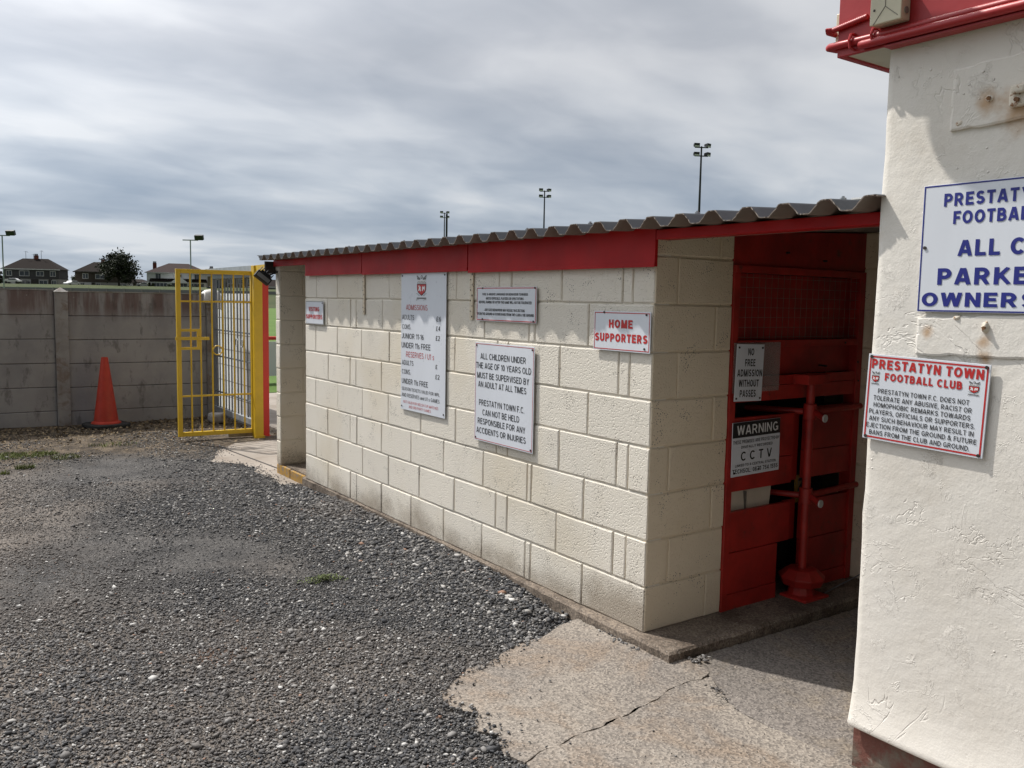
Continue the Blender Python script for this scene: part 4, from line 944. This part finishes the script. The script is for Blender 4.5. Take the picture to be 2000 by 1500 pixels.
# unseen disc added above the view to cast a round shadow on the render
t = thing('shadow_dish', 'round satellite dish on a bracket above the red fascia', 'dish', (-.172, -1.06, 2.94))
b = MB(); nr, na = 5, 28; ax = Vector((-1, .12, .10)).normalized(); aa = ax.cross(Vector((0, 0, 1))).normalized(); bb2 = aa.cross(ax); cc = Vector((-.149, .041, -.009))
vs_ = []; fs_ = []
for i in range(nr+1):
    for k in range(na):
        r = .175*i/nr; th = 6.2832*k/na; p = cc+aa*(r*math.cos(th))+bb2*(r*math.sin(th))+ax*(.05*(i/nr)**2); vs_.append(p)
for i in range(nr):
    for k in range(na): fs_.append((i*na+k, i*na+(k+1) % na, (i+1)*na+(k+1) % na, (i+1)*na+k))
b.add(vs_, fs_); o = b.obj('reflector', 'galv', t, True); sd = o.modifiers.new('thickness', 'SOLIDIFY'); sd.thickness = .004
b = MB(); b.tube([(0, 0, -.02), (-.07, .02, -.03), tuple(cc)], .012, 8); b.obj('bracket', 'galv_dark', t)
# plaster repairs, slightly proud of the wall
for (ya, yb, za, zb, d_) in ((-1.415, -2.0, 2.135, 2.325, .007), (-1.345, -1.98, 1.425, 1.545, .006)):
    b = MB(); pl = rough_poly([(ya, za), (ya, zb), (yb, zb+.03), (yb, za+.01)], .03, .004, int(za*10)); n_ = len(pl)
    b.add([(XW+.02, y_, z_) for y_, z_ in pl]+[(XW-d_, y_, z_) for y_, z_ in pl]+[(XW-d_-.003, y_+.008*(1 if y_ < ya-.01 else -1), z_+.006*(1 if z_ < (za+zb)/2 else -1)) for y_, z_ in pl],
          [(i+l*n_, (i+1) % n_+l*n_, (i+1) % n_+(l+1)*n_, i+(l+1)*n_) for l in (0, 1) for i in range(n_)]+[tuple(range(2*n_, 3*n_))])
    fl(wp('plaster_patch', b, 'render'))
# old fixings on the render
def lumpy(name, label, loc, size, mat='fixing_paint', rust=True):
    t = thing(name, label, 'fixing', loc); n_ = 90
    bm = bmesh.new(); bmesh.ops.create_icosphere(bm, subdivisions=3, radius=1)
    for v in bm.verts:
        k = 1+.35*(G1(v.co.x*2+loc[1]*40, v.co.y*2+v.co.z*1.7, 1.6)-.5); v.co = Vector((v.co.x*size[0], v.co.y*size[1], v.co.z*size[2]))*k
    me = bpy.data.meshes.new('painted_lump'); bm.to_mesh(me); bm.free(); me.materials.append(M[mat])
    for p in me.polygons: p.use_smooth = True
    o = bpy.data.objects.new('painted_lump', me); C.objects.link(o); o.parent = t
    if rust:
        b = MB(); b.tube([(-size[0]*.7, 0, 0), (-size[0]*1.25, -.001, -.001)], size[1]*.45, 8); b.obj('bolt_end', 'rust', t)
    return t
lumpy('painted_bolt', 'rusty painted bolt end above the navy sign, in a rough patch', (XW, -1.535, 2.215), (.018, .014, .013))
lumpy('painted_bolt', 'low round painted bump left of the rough patch above the navy sign', (XW, -1.445, 2.155), (.012, .017, .013), rust=False)
lumpy('painted_bolt', 'painted lump just under the middle of the navy sign', (XW, -1.478, 1.548), (.014, .014, .009), rust=False)
lumpy('painted_bolt', 'rusty bolt with a brown run below the navy sign', (XW, -1.570, 1.520), (.022, .012, .020))
t = thing('old_bracket', 'broken painted bracket with rust at the upper right edge', 'bracket', (XW, -1.62, 2.205))
b = MB(); b.box((-.028, -.035, -.03), (0.004, .022, .035)); b.box((-.045, -.03, .005), (-.029, .010, .03)); b.obj('stub', 'fixing_paint', t, bevel=.006)
b = MB(); b.tube([(-.03, -.005, -.012), (-.04, -.005, -.012)], .007, 8); b.obj('bolt_end', 'rust', t)
# ------------------------------------------------------------------ floodlight on the hut's far pier
t = thing('floodlight', 'small black floodlight on a bracket at the far corner of the hut', 'floodlight', (0, 4.90, 1.80))
b = MB(); b.bar((.0, 0, .012), (-.06, -.01, -.010), .03, .012); b.bar((-.06, -.01, -.010), (-.11, -.03, -.03), .03, .012); b.obj('bracket', 'black_plastic', t)
xf = Matrix.Translation((-.155, -.05, -.045)) @ Euler((R_(-8), R_(38), R_(-14))).to_matrix().to_4x4()
b = MB(); b.box((-.075, -.05, -.035), (.075, .05, .025), 0, xf); b.box((-.05, -.04, .026), (.05, .04, .045), 0, xf)
for k in range(7): b.box((-.066+k*.02, -.046, .0255), (-.060+k*.02, .046, .068+.012*(k % 2)), 0, xf)
o = b.obj('housing', 'black_plastic', t, bevel=.003)
b = MB(); b.box((-.064, -.0530, -.028), (.064, -.0505, .008), 0, xf); b.obj('lens', 'lens', t)

# ------------------------------------------------------------------ gate and posts
def gate_leaf(t, Wd, Hh, rails, bars, fr, br, mat, z0=0):
    b = MB(); f = fr
    b.box((0, -f/2, z0), (f, f/2, z0+Hh)); b.box((Wd-f, -f/2, z0), (Wd, f/2, z0+Hh)); b.box((f, -f/2+.001, z0), (Wd-f, f/2-.001, z0+f)); b.box((f, -f/2+.001, z0+Hh-f), (Wd-f, f/2-.001, z0+Hh)); b.obj('frame', mat, t, bevel=.003)
    for u in bars:
        b = MB(); b.tube([(u, 0, z0+f), (u, 0, z0+Hh-f)], br, 8); smooth_by_angle(b.obj('bar', mat, t))
    for z in rails: b = MB(); b.bar((f, 0, z), (Wd-f, 0, z), .010, .020); b.obj('rail', mat, t)
GW = .872
g = thing('yellow_gate', 'open yellow steel bar gate leaf with a bolt and ring', 'gate', (-.335, 7.19, GZ+.06), R_(-4))
gate_leaf(g, GW, 1.895, [1.535, .46], [.165*GW+.01, .30*GW, .445*GW, .585*GW, .725*GW, .855*GW], .048, .0095, 'yellow')
b = MB(); b.box((.0, -.032, 1.195), (.255, -.012, 1.225)); b.box((0, -.032, .99), (.255, -.012, 1.02)); b.box((.215, -.031, 1.02), (.255, -.013, 1.195)); b.obj('lock_plate', 'yellow', g)
b = MB(); b.bar((-.02, -.045, 1.118), (.345, -.045, 1.118), .02, .036); b.obj('slide_bolt', 'yellow', g)
b = MB(); b.tube([(.44+.052*math.cos(6.2832*k/20), -.022, .98+.052*math.sin(6.2832*k/20)) for k in range(21)], .007, 8); b.obj('ring', 'yellow', g)
for z in (1.52, .36): b = MB(); b.tube([(GW, -.01, z), (GW+.045, -.05, z)], .012, 8); b.obj('hinge', 'yellow', g)
gp1 = thing('gate_post', 'square yellow gate post with an overhead bar, beside the open gate', 'post', (.545, 7.08, GZ))
b = MB(); b.box((-.05, -.05, 0), (.05, .05, 2.02)); b.obj('post', 'yellow', gp1, bevel=.003)
b = MB(); b.box((-.06, -.07, 0), (.06, -.052, .03)); b.obj('base_plate', 'yellow', gp1)
b = MB(); b.bar((0, -.051, 1.99), (-.12, -2.10, 1.99), .06, .065); b.obj('overhead_bar', 'yellow', gp1)
b = MB(); b.bar((0, .051, 1.99), (.02, 2.05, 1.99), .06, .065); b.obj('overhead_bar', 'galv', gp1)
t = thing('red_post', 'bright red square post behind the yellow gate post', 'post', (.645, 7.16, GZ))
b = MB(); b.box((-.05, -.05, 0), (.05, .05, 1.93)); b.obj('post', 'red_post', t, bevel=.003)
b = MB(); b.box((-.06, -.06, -.01), (.06, .06, .012)); b.obj('base_plate', 'red_post', t)
g = thing('grey_gate', 'galvanised grey bar gate standing behind the yellow gate', 'gate', (.62, 9.03, GZ+.08), R_(-90.5))
gate_leaf(g, 1.90, 1.86, [1.52, 1.13, .78, .30], [.12+.129*k for k in range(14)], .05, .010, 'galv_dark')
b = MB(); b.bar((.02, 0, .06), (1.88, 0, .06), .06, .07); b.obj('bottom_channel', 'galv', g)
for u in (1.05, 1.25): b = MB(); b.tube([(u+.05*math.cos(6.2832*k/16), -.02, 1.0+.05*math.sin(6.2832*k/16)) for k in range(17)], .006, 6); b.obj('ring', 'galv_dark', g)
b = MB(); b.box((.24, 7.22, GZ-.02), (.56, 7.32, GZ+.065)); tag(b.obj('timber_baulk', 'timber', bevel=.006), 'short grey timber baulk lying below the yellow gate', 'timber')
t = thing('block', 'pale concrete lump on the ground behind the bottom of the bar gate', 'block', (.52, 8.55, GZ))
b = MB(); b.box((-.12, -.12, 0), (.10, .12, .13)); b.obj('lump', 'fence_post', t, bevel=.04)
# white block wall seen through the bars
t = thing('white_block_wall', 'white painted wall seen through the grey bars', 'wall', (.95, 8.3, GZ))
b = MB(); b.box((0, 0, 0), (.10, 2.4, 1.70)); b.obj('wall', 'white_wall', t)
for k in range(1, 8): b = MB(); b.box((-.002, 0, k*.225), (.0, 2.4, k*.225+.008)); b.obj('joint', 'timber', t)

# ------------------------------------------------------------------ concrete panel fence
fence = thing('concrete_fence', 'grey concrete panel fence with stained top boards along the far side', 'fence', (-1.21, 9.25, GZ), R_(-2.5))
PX = [-5.56, -3.73, -1.90, 0.0, 1.835]
for k, xp in enumerate(PX):
    b = MB(); b.box((xp-.075, -.07, -.05), (xp+.075, .07, 1.675)); b.add([(xp-.085, -.08, 1.676), (xp+.085, -.08, 1.676), (xp+.085, .08, 1.676), (xp-.085, .08, 1.676), (xp, 0, 1.735)], [(0, 1, 4), (1, 2, 4), (2, 3, 4), (3, 0, 4), (3, 2, 1, 0)]); b.obj('post', 'fence_post', fence, bevel=.006)
for a, c in zip(PX, PX[1:]):
    z1 = 1.692-(.0 if a < -.5 else .012)
    for r in range(6):
        z0 = max(z1-.298, -.06); b = MB(); dy = random.uniform(-.004, .004)
        b.box((a+.076, -.022+dy, z0), (c-.076, .022+dy, z1)); b.obj('panel', 'fence_conc', fence, bevel=.008); b = MB(); b.box((a+.077, -.008, z0-.012), (c-.077, .008, z0+.012)); b.obj('joint_shade', 'dark_inside', fence); z1 = z0-.005  # dark strip closes each panel joint and paints in its shade
        if z1 < 0: break
    b = MB(); zt = 1.692-(.0 if a < -.5 else .012); b.box((a+.077, -.030, zt+.001), (c-.077, .030, zt+.014)); b.obj('coping', 'fence_post', fence)
t = thing('white_cloth', 'white cloth draped over the end fence post', 'cloth', (.622, 9.17, GZ+1.66))
b = MB(); n_ = 16; rings = [(.0, .088), (.06, .078), (.095, .045), (.103, -.01), (.106, -.06), (.112, -.12)]; vs_ = []; fs_ = []
for i, (r, z) in enumerate(rings):
    for k in range(n_):
        th = 6.2832*k/n_; q = max(abs(math.cos(th)), abs(math.sin(th))); dz = (.06*math.sin(2*th+.6)+.03*math.sin(3*th)) if i > 3 else 0
        vs_.append((r/q*math.cos(th)*(1+.06*math.sin(5*th)*(i > 2)), r/q*math.sin(th), z+dz))
for i in range(len(rings)-1):
    for k in range(n_): fs_.append((i*n_+k, i*n_+(k+1) % n_, (i+1)*n_+(k+1) % n_, (i+1)*n_+k))
b.add(vs_, fs_); o = b.obj('cloth', 'cloth', t, True); sd = o.modifiers.new('thickness', 'SOLIDIFY'); sd.thickness = .004

# ------------------------------------------------------------------ traffic cone
t = thing('traffic_cone', 'tall faded orange traffic cone on a black base by the fence', 'cone', (-.80, 8.80, GZ+float(ground_h(-.8, 8.8))+.005), R_(12))
b = MB(); sq = [(-.24, -.16), (-.16, -.24), (.16, -.24), (.24, -.16), (.24, .16), (.16, .24), (-.16, .24), (-.24, .16)]; b.prism(sq, 0, .045); o = b.obj('base', 'rubber', t, bevel=.012)
b = MB(); prof_ = [(.175, .046), (.170, .062), (.142, .075), (.040, .86), (.036, .872), (.030, .872), (.034, .855)]; n_ = 32; vs_ = []; fs_ = []
for r, z in prof_:
    for k in range(n_): th = 6.2832*k/n_; vs_.append((r*math.cos(th), r*math.sin(th), z))
for i in range(len(prof_)-1):
    for k in range(n_): fs_.append((i*n_+k, i*n_+(k+1) % n_, (i+1)*n_+(k+1) % n_, (i+1)*n_+k))
b.add(vs_, fs_); smooth_by_angle(b.obj('body', 'cone', t), 30)

# ------------------------------------------------------------------ pitch barrier
t = thing('pitch_barrier', 'white boarded pitch barrier with a red rail, seen in the gap by the pier', 'barrier', (1.5, 13.4, -.075))
b = MB(); b.box((0, -.02, .14), (14, .02, .80)); b.obj('board', 'barrier_white', t)
b = MB(); b.tube([(0, 0, .87), (14, 0, .87)], .035, 10); b.obj('rail', 'red_post', t)
for k in range(8): b = MB(); b.box((.2+k*1.9, .021, 0), (.26+k*1.9, .07, .84)); b.obj('post', 'barrier_white', t)

# ------------------------------------------------------------------ white cabin roof behind the hut
t = thing('white_cabin', 'white clad flat roofed cabin showing above the hut roof beside the white building', 'cabin', (5.44, 2.61, GZ))
b = MB(); b.box((0, -5.5, 0), (3.0, 0, 2.795)); b.obj('wall', 'white_clad', t)
b = MB(); b.box((-.02, -5.52, 2.796), (3.02, .02, 2.815)); b.obj('roof_edge', 'white_clad', t)
b = MB(); b.box((-.012, -.14, .2), (-.001, -.12, 2.79)); b.obj('panel_joint', 'galv_dark', t)

# ------------------------------------------------------------------ floodlight masts
def mast(dep, lat, h, lab):
    t = thing('floodlight_mast', lab, 'floodlight mast', (*gp(dep, lat), -.1), -HEAD+R_(8), 'floodlight masts along the far side of the pitch')
    b = MB(); b.tube([(0, 0, 0), (0, 0, h+.1)], [.17, .075], 10); smooth_by_angle(b.obj('pole', 'mast', t))
    for z in (h, h-.75): b = MB(); b.bar((-.62, 0, z), (.62, 0, z), .09, .09); b.obj('crossarm', 'mast', t)
    for sx in (-1, 1):
        for z in (h+.16, h-.62):
            for q in (0,):
                xf = Matrix.Translation((sx*.52, -.08, z)) @ Euler((R_(6), 0, R_(sx*16+20))).to_matrix().to_4x4()
                b = MB(); xf = xf @ Matrix.Scale(.74, 4); b.add([xf @ Vector(v) for v in [(-.36, -.26, -.22), (.36, -.26, -.22), (.36, -.26, .26), (-.36, -.26, .26), (-.24, .30, -.12), (.24, .30, -.12), (.24, .30, .14), (-.24, .30, .14)]],
                      [(7, 6, 5, 4), (0, 4, 5, 1), (1, 5, 6, 2), (2, 6, 7, 3), (3, 7, 4, 0), (0, 1, 2, 3)]); l_ = b.obj('lamp', 'lamp_dark', t)
                b = MB(); b.add([xf @ Vector(v) for v in [(-.30, -.268, -.19), (.30, -.268, -.19), (.30, -.268, -.01), (-.30, -.268, -.01)]], [(0, 1, 2, 3)]); b.obj('reflector', 'lamp_pale', l_)
    return t
mast(79, 16.58, 15.75, 'tallest looking floodlight mast, rising right of the hut corner')
mast(112, 3.72, 15.8, 'middle floodlight mast, rising over the centre of the hut roof')
mast(150, -12.09, 16.6, 'smallest looking floodlight mast, over the roof with a bare pole beside it')
t = thing('bare_pole', 'short bare dark pole just right of the smallest floodlight mast', 'pole', (*gp(60, -4.68), -.1)); b = MB(); b.tube([(0, 0, 0), (0, 0, 7.6)], .07, 8); b.obj('pole', 'mast', t)
def lampcol(dep, lat, h, lab, lamps):
    t = thing('lamp_column', lab, 'lamp column', (*gp(dep, lat), -.1), -HEAD)
    b = MB(); b.tube([(0, 0, 0), (0, 0, 1.6)], .11, 10); b.tube([(0, 0, 1.6), (0, 0, h)], .05, 10); b.obj('pole', 'lamp_pole', t)
    b = MB(); b.bar((-.62, 0, h), (.62, 0, h), .06, .08); b.obj('crossarm', 'lamp_pole', t)
    for s_ in lamps:
        b = MB(); xf = Matrix.Translation((s_*.72, -.05, h+.22)) @ Euler((R_(20), 0, 0)).to_matrix().to_4x4(); b.box((-.34, -.14, -.20), (.34, .14, .20), 0, xf); b.obj('lamp', 'lamp_dark', t, bevel=.02)
lampcol(70, -26.0, 6.15, 'slim lamp column with one box lamp behind the white house and gate', (1,)); lampcol(70, -41.1, 6.25, 'slim lamp column with two box lamps at the left edge', (-1, 1))

# ------------------------------------------------------------------ houses on the bank
def house_mats():
    def h(name, col, bs=8): 
        n = NB(name); n.bump(n.noise(bs, 4), .03, .5); return n.done(n.mix(n.noise(.5, 5), scal(col, .85), scal(col, 1.15)), .9, 0, .1)
    for k, c in {'pebble': (.085, .082, .085), 'pebble_brown': (.085, .070, .060), 'h_white': (.88, .90, .93), 'h_grey': (.34, .33, .31), 'tile': (.022, .017, .015), 'tile_red': (.060, .044, .042), 'buff': (.24, .20, .15), 'h_brick': (.16, .06, .045), 'h_frame': (.60, .60, .60), 'h_tan': (.20, .17, .14)}.items(): M[k] = h('house '+k, c)
house_mats()
def house(name, lab, dep, lat, base, W, D, eave, ridge, ridge_len, rot, up_m, low_m, side_m, roof_m, wins, doors, chim=(), low_h=0.0, extras=None):
    """front faces the viewer (local -y); W along local x"""
    t = thing(name, lab, 'house', (*gp(dep, lat), base), -HEAD+rot)
    hw, hd = W/2, D/2
    if low_h:
        b = MB(); b.box((-hw, -hd, -1.5), (hw, hd, low_h)); b.obj('ground_floor_wall', low_m, t)
        b = MB(); b.box((-hw-.05, -hd-.05, low_h), (hw+.05, hd+.05, eave)); b.obj('upper_wall', up_m, t)
    else: b = MB(); b.box((-hw, -hd, -1.5), (hw, hd, eave)); b.obj('wall', up_m, t)
    if side_m: b = MB(); b.box((-hw-.07, -hd+.02, -1.5), (-hw-.052, hd-.02, eave)); b.obj('side_wall', side_m, t)
    o_ = .45; rl = ridge_len/2
    vs = [(-hw-o_, -hd-o_, eave), (hw+o_, -hd-o_, eave), (hw+o_, hd+o_, eave), (-hw-o_, hd+o_, eave), (-rl, 0, ridge), (rl, 0, ridge)]
    b = MB(); b.add(vs, [(0, 1, 5, 4), (1, 2, 5), (2, 3, 4, 5), (3, 0, 4), (3, 2, 1, 0)]); rf = b.obj('roof', roof_m, t)
    b = MB(); b.box((-hw-o_-.05, -hd-o_-.08, eave-.22), (hw+o_+.05, -hd-o_+.04, eave+.05)); b.obj('gutter', 'h_frame' if up_m != 'pebble_brown' else 'dark_timber', t)
    for (cx, cy, ch) in chim:
        b = MB(); b.box((cx-.5, cy-.35, ridge-1.6), (cx+.5, cy+.35, ridge+ch)); c_ = b.obj('chimney', 'h_brick', t)
        for q in (-.3, 0, .3): b = MB(); b.tube([(cx+q, cy, ridge+ch), (cx+q, cy, ridge+ch+.45)], .13, 8); b.obj('chimney_pot', 'tile', c_)
    for (wx, wz, ww, wh) in wins:
        b = MB(); y = -hd-.075; f_ = .13
        b.box((wx-ww/2, y-.05, wz), (wx+ww/2, y, wz+f_)); b.box((wx-ww/2, y-.05, wz+wh-f_), (wx+ww/2, y, wz+wh)); b.box((wx-ww/2, y-.05, wz+f_), (wx-ww/2+f_, y, wz+wh-f_)); b.box((wx+ww/2-f_, y-.05, wz+f_), (wx+ww/2, y, wz+wh-f_)); b.box((wx-.05, y-.04, wz+f_), (wx+.05, y, wz+wh-f_))
        w_ = b.obj('window', 'h_frame', t); b = MB(); b.box((wx-ww/2+.02, y+.01, wz+.02), (wx+ww/2-.02, y+.03, wz+wh-.02)); b.obj('pane', 'window', w_)
    for (dx, dw, dh, m) in doors: b = MB(); b.box((dx-dw/2, -hd-.12, 0), (dx+dw/2, -hd-.051, dh)); b.obj('door', m, t)
    if extras: extras(t, hw, hd)
    return t
def aerials(t, hw, hd):
    for xx, hh in ((-1.6, 1.9), (.4, 1.2), (2.4, 2.2)):
        b = MB(); b.tube([(xx-.9, 0, 7.7), (xx-.9, 0, 7.8+hh)], .05, 5); b.bar((xx-1.4, 0, 7.7+hh), (xx-.4, 0, 7.75+hh), .04, .04); b.bar((xx-.9, 0, 7.9+hh), (xx-.3, 0, 7.4+hh), .04, .04); b.obj('aerial', 'mast', t)
k_ = 245/1686.8
house('semi_detached_house', 'grey pebbledashed pair of houses with a dark hipped roof, at the far left', 245, (73-1000)*k_, 3.55, 14.2, 8.0, 4.75, 7.75, 6.6, R_(11), 'pebble', 'h_grey', 'h_grey', 'tile',
      [(-5.6, 2.75, 1.5, 1.5), (-1.7, 2.75, 2.6, 1.5), (2.3, 2.8, 2.0, 1.4), (5.6, 2.75, 1.5, 1.5), (-1.6, .5, 2.8, 1.2), (3.1, .5, 2.2, 1.2), (5.8, .4, 1.3, 1.3)], [(-4.6, 1.0, 2.0, 'h_frame'), (-3.3, 1.0, 2.0, 'dark_timber'), (.9, 1.9, 2.0, 'dark_timber'), (4.9, .9, 2.0, 'dark_timber')], [(.2, 0, .9)], 2.05, aerials)
house('semi_detached_house', 'brown pebbledashed house with a hipped roof half hidden by the large tree', 245, (206-1000)*k_, 2.95, 13.4, 8.6, 4.85, 7.7, 5.4, R_(15), 'pebble_brown', 'h_grey', 'h_tan', 'tile',
      [(-4.1, 2.9, 1.5, 1.5), (-.4, 2.9, 2.4, 1.4), (5.5, 2.9, 1.3, 1.3), (-5.0, .3, 1.4, 1.5), (-.9, .3, 1.2, 1.5), (5.2, .3, 2.6, 1.4)], [(-3.5, 1.7, 1.9, 'h_frame'), (-2.2, .8, 1.9, 'dark_timber')], [(-.3, 0, .7)], 2.0)
def bay(t, hw, hd):
    b = MB(); b.box((-7.2, -hd-1.6, 0), (7.2, -hd-.06, 2.45)); b.obj('bay_wall', 'h_white', t)
    b = MB(); b.add([(-7.5, -hd-1.9, 2.45), (7.5, -hd-1.9, 2.45), (7.2, -hd-.08, 3.4), (-7.2, -hd-.08, 3.4)], [(0, 1, 2, 3), (3, 2, 1, 0)]); b.obj('bay_roof', 'tile', t)
    b = MB(); b.prism([(0, 0), (1, 0), (1, 1), (0, 1)], 0, 0.001); b = MB(); b.add([(-2.2, -hd-2.4, 2.2), (2.6, -hd-2.4, 2.2), (.2, -hd-2.4, 4.1), (-2.2, -hd-1.0, 2.2), (2.6, -hd-1.0, 2.2), (.2, -hd-1.0, 4.1)], [(0, 1, 2), (5, 4, 3), (0, 3, 4, 1), (1, 4, 5, 2), (2, 5, 3, 0)]); b.obj('porch_gable', 'h_white', t)
    for x0, x1 in ((-6.6, -2.9), (-1.7, 2.2), (3.0, 6.6)):
        b = MB(); b.box((x0, -hd-1.66, .5), (x1, -hd-1.605, 2.1)); w_ = b.obj('window', 'window', t)
        for q in range(5): b = MB(); xx = x0+(x1-x0)*q/4; b.box((xx-.06, -hd-1.70, .5), (xx+.06, -hd-1.661, 2.1)); b.obj('glazing_bar', 'h_frame', w_)
house('white_house', 'white house with a wide hipped slate roof and a long ground floor bay', 245, (350-1000)*k_, 2.9, 16.2, 10.5, 5.0, 7.75, 5.2, R_(20), 'h_white', 'h_white', None, 'tile_red',
      [(-5.2, 3.1, 1.4, 1.7), (.2, 3.3, 1.2, 1.3), (4.8, 3.1, 1.4, 1.7)], [], [(-6.4, 3.6, .1)], 0, bay)
house('buff_house', 'buff brick house seen through the top of the yellow gate', 240, (455-1000)*k_*.98, 2.6, 12.5, 8.0, 4.6, 5.6, 8.5, R_(14), 'buff', 'buff', None, 'tile',
      [(-4.2, 1.2, 1.6, 2.4), (-.5, 2.5, 1.4, 1.4), (2.4, 2.5, 1.4, 1.4), (4.8, 2.5, 1.3, 1.4), (0, .3, 1.6, 1.5), (3.6, .3, 1.6, 1.5)], [], [(-5.6, 0, 1.2)], 0)
house('dark_bungalow', 'low dark roofed bungalow in the gap beside the far pier', 225, (540-1000)*k_*.92, 1.6, 12, 8, 2.7, 4.6, 6, R_(10), 'h_grey', 'h_grey', None, 'tile', [(-3, .8, 2, 1.3), (2, .8, 2, 1.3)], [], [], 0)
house('low_building', 'long low dark building between the brown house and the white house', 262, (262-1000)*262/1686.8, 3.9, 9, 6, 1.5, 2.5, 5, 0, 'pebble_brown', 'pebble_brown', None, 'tile', [], [], [], 0)
# far boundary fence and its pale posts
t = thing('boundary_fence', 'low grey fence with pale posts across the foot of the grass bank', 'fence', (*gp(196, -66), 0), -HEAD)
n = NB('distant grey fence'); M['far_fence'] = n.done(n.mix(n.noise(.4, 4), (.17, .175, .18), (.25, .255, .26)), .9)
b = MB(); zf = hill(196)+.05; b.box((-75, -.05, zf-.6), (75, .05, zf+.72)); b.obj('infill', 'far_fence', t)
for k in range(38): b = MB(); b.box((-74+4*k, -.14, zf-.2), (-73.84+4*k, -.052, zf+.82)); b.obj('post', 'h_grey', t)
# cars
def car(lab, dep, lat, z, rot, mat):
    t = thing('parked_car', lab, 'car', (*gp(dep, lat), z), -HEAD+rot, 'cars parked by the houses')
    b = MB(); pr = [(-2.1, .35), (-2.15, .75), (-1.95, .95), (-1.2, 1.0), (-.6, 1.42), (.9, 1.45), (1.6, 1.0), (2.1, .9), (2.15, .4)]; n_ = len(pr)
    b.add([(x, -.85, z_) for x, z_ in pr]+[(x, .85, z_) for x, z_ in pr], [tuple(range(n_)), tuple(range(2*n_-1, n_-1, -1))]+[(i, n_+i, n_+(i+1) % n_, (i+1) % n_) for i in range(n_)]); b.obj('body', mat, t, bevel=.06)
    for ya in (-.87, .853): b = MB(); b.box((-.75, ya, 1.02), (1.15, ya+.017, 1.34)); b.obj('side_window', 'window', t)
    for x in (-1.35, 1.35):
        for y in (-.80, .80): b = MB(); b.tube([(x, y-.1, .32), (x, y+.1, .32)], .32, 14); b.obj('wheel', 'rubber', t)
car('white car parked in front of the grey pair of houses', 236, (27-1000)*236/1686.8, 4.15, R_(5), 'car_white')
car('white car in the gap between the grey pair and the brown house', 236, (142-1000)*236/1686.8, 3.75, R_(70), 'car_white')
car('white car beside the left wall of the white house', 238, (283-1000)*238/1686.8, 3.75, R_(20), 'car_white')
car('dark car seen through the bars of the yellow gate', 220, (421-1000)*220/1686.8, 3.0, R_(15), 'car_dark')
# trees and bushes
def leaves(mb, c, rad, n, size, gap=.35, seed=0):
    r = random.Random(seed); cl = []
    for _ in range(max(6, n//60)):
        a, e = r.uniform(0, 6.28), math.asin(r.uniform(-.75, 1)); q = r.uniform(.35, 1.0)
        cl.append((c[0]+rad[0]*q*math.cos(a)*math.cos(e), c[1]+rad[1]*q*math.sin(a)*math.cos(e), c[2]+rad[2]*q*math.sin(e), r.uniform(.16, .30)))
    for k in range(n):
        p = cl[k % len(cl)]; s_ = size*r.uniform(.5, 1.3); m_ = min(rad)
        q = Vector((p[0]+r.gauss(0, 1)*p[3]*m_*.6, p[1]+r.gauss(0, 1)*p[3]*m_*.6, p[2]+r.gauss(0, 1)*p[3]*m_*.5))
        a = Vector((r.gauss(0, 1), r.gauss(0, 1), r.gauss(0, 1))).normalized(); b_ = a.cross(Vector((r.gauss(0, 1), r.gauss(0, 1), r.gauss(0, 1)))).normalized()
        mb.add([q-a*s_, q+b_*s_*.6, q+a*s_, q-b_*s_*.6], [(0, 1, 2, 3)])
def tree(name, lab, dep, px, base, w_, h, trunk, n, mat, seed, cat='tree'):
    t = thing(name, lab, cat, (*gp(dep, (px-1000)*dep/1686.8), base), -HEAD)
    b = MB()
    if trunk:
        b.tube([(0, 0, -.5), (.05, 0, trunk), (-.1, 0, h*.6), (.1, 0, h*.85)], [.38, .28, .16, .05], 8)
        r = random.Random(seed)
        for k in range(9):
            a = r.uniform(0, 6.28); z = trunk+r.uniform(0, h*.4); b.tube([(0, 0, z), (w_*.2*math.cos(a), w_*.2*math.sin(a), z+h*.12), (w_*.42*math.cos(a), w_*.42*math.sin(a), z+h*.22)], [.14, .09, .03], 6)
        b.obj('trunk', 'bark', t)
    b = MB(); zc = (h+trunk*.6)/2; leaves(b, (0, 0, zc), (w_/2, w_/2, (h-trunk*.6)/2), n, .34 if trunk else .26, seed=seed); b.obj('crown', mat, t)
tree('broadleaf_tree', 'large dark rounded tree in front of the brown house', 233, 233, 3.2, 9.2, 10.2, 1.6, 5200, 'foliage', 4)
tree('broadleaf_tree', 'dark tree cut off by the left edge beside the lamp column', 250, 3, 3.3, 5.5, 4.0, .8, 1500, 'foliage', 9)
for i, (px, d, w_, h, lab) in enumerate(((140, 262, 5.5, 4.4, 'round green bush between the grey pair and the brown house'), (128, 250, 2.0, 4.8, 'narrow dark shrub against the right end of the grey pair of houses'), (295, 236, 2.2, 1.6, 'low bush at the left corner of the white house'), (437, 236, 3.2, 1.9, 'low bush left of the buff house'), (335, 234, 3.2, 1.2, 'low garden bush below the bay of the white house'), (375, 234, 3.6, 1.2, 'low garden bush right of centre below the bay of the white house'))):
    tree('bush', lab, d, px, hill(d)-.6, w_, h, 0, 700, 'hedge', 20+i, 'bush')
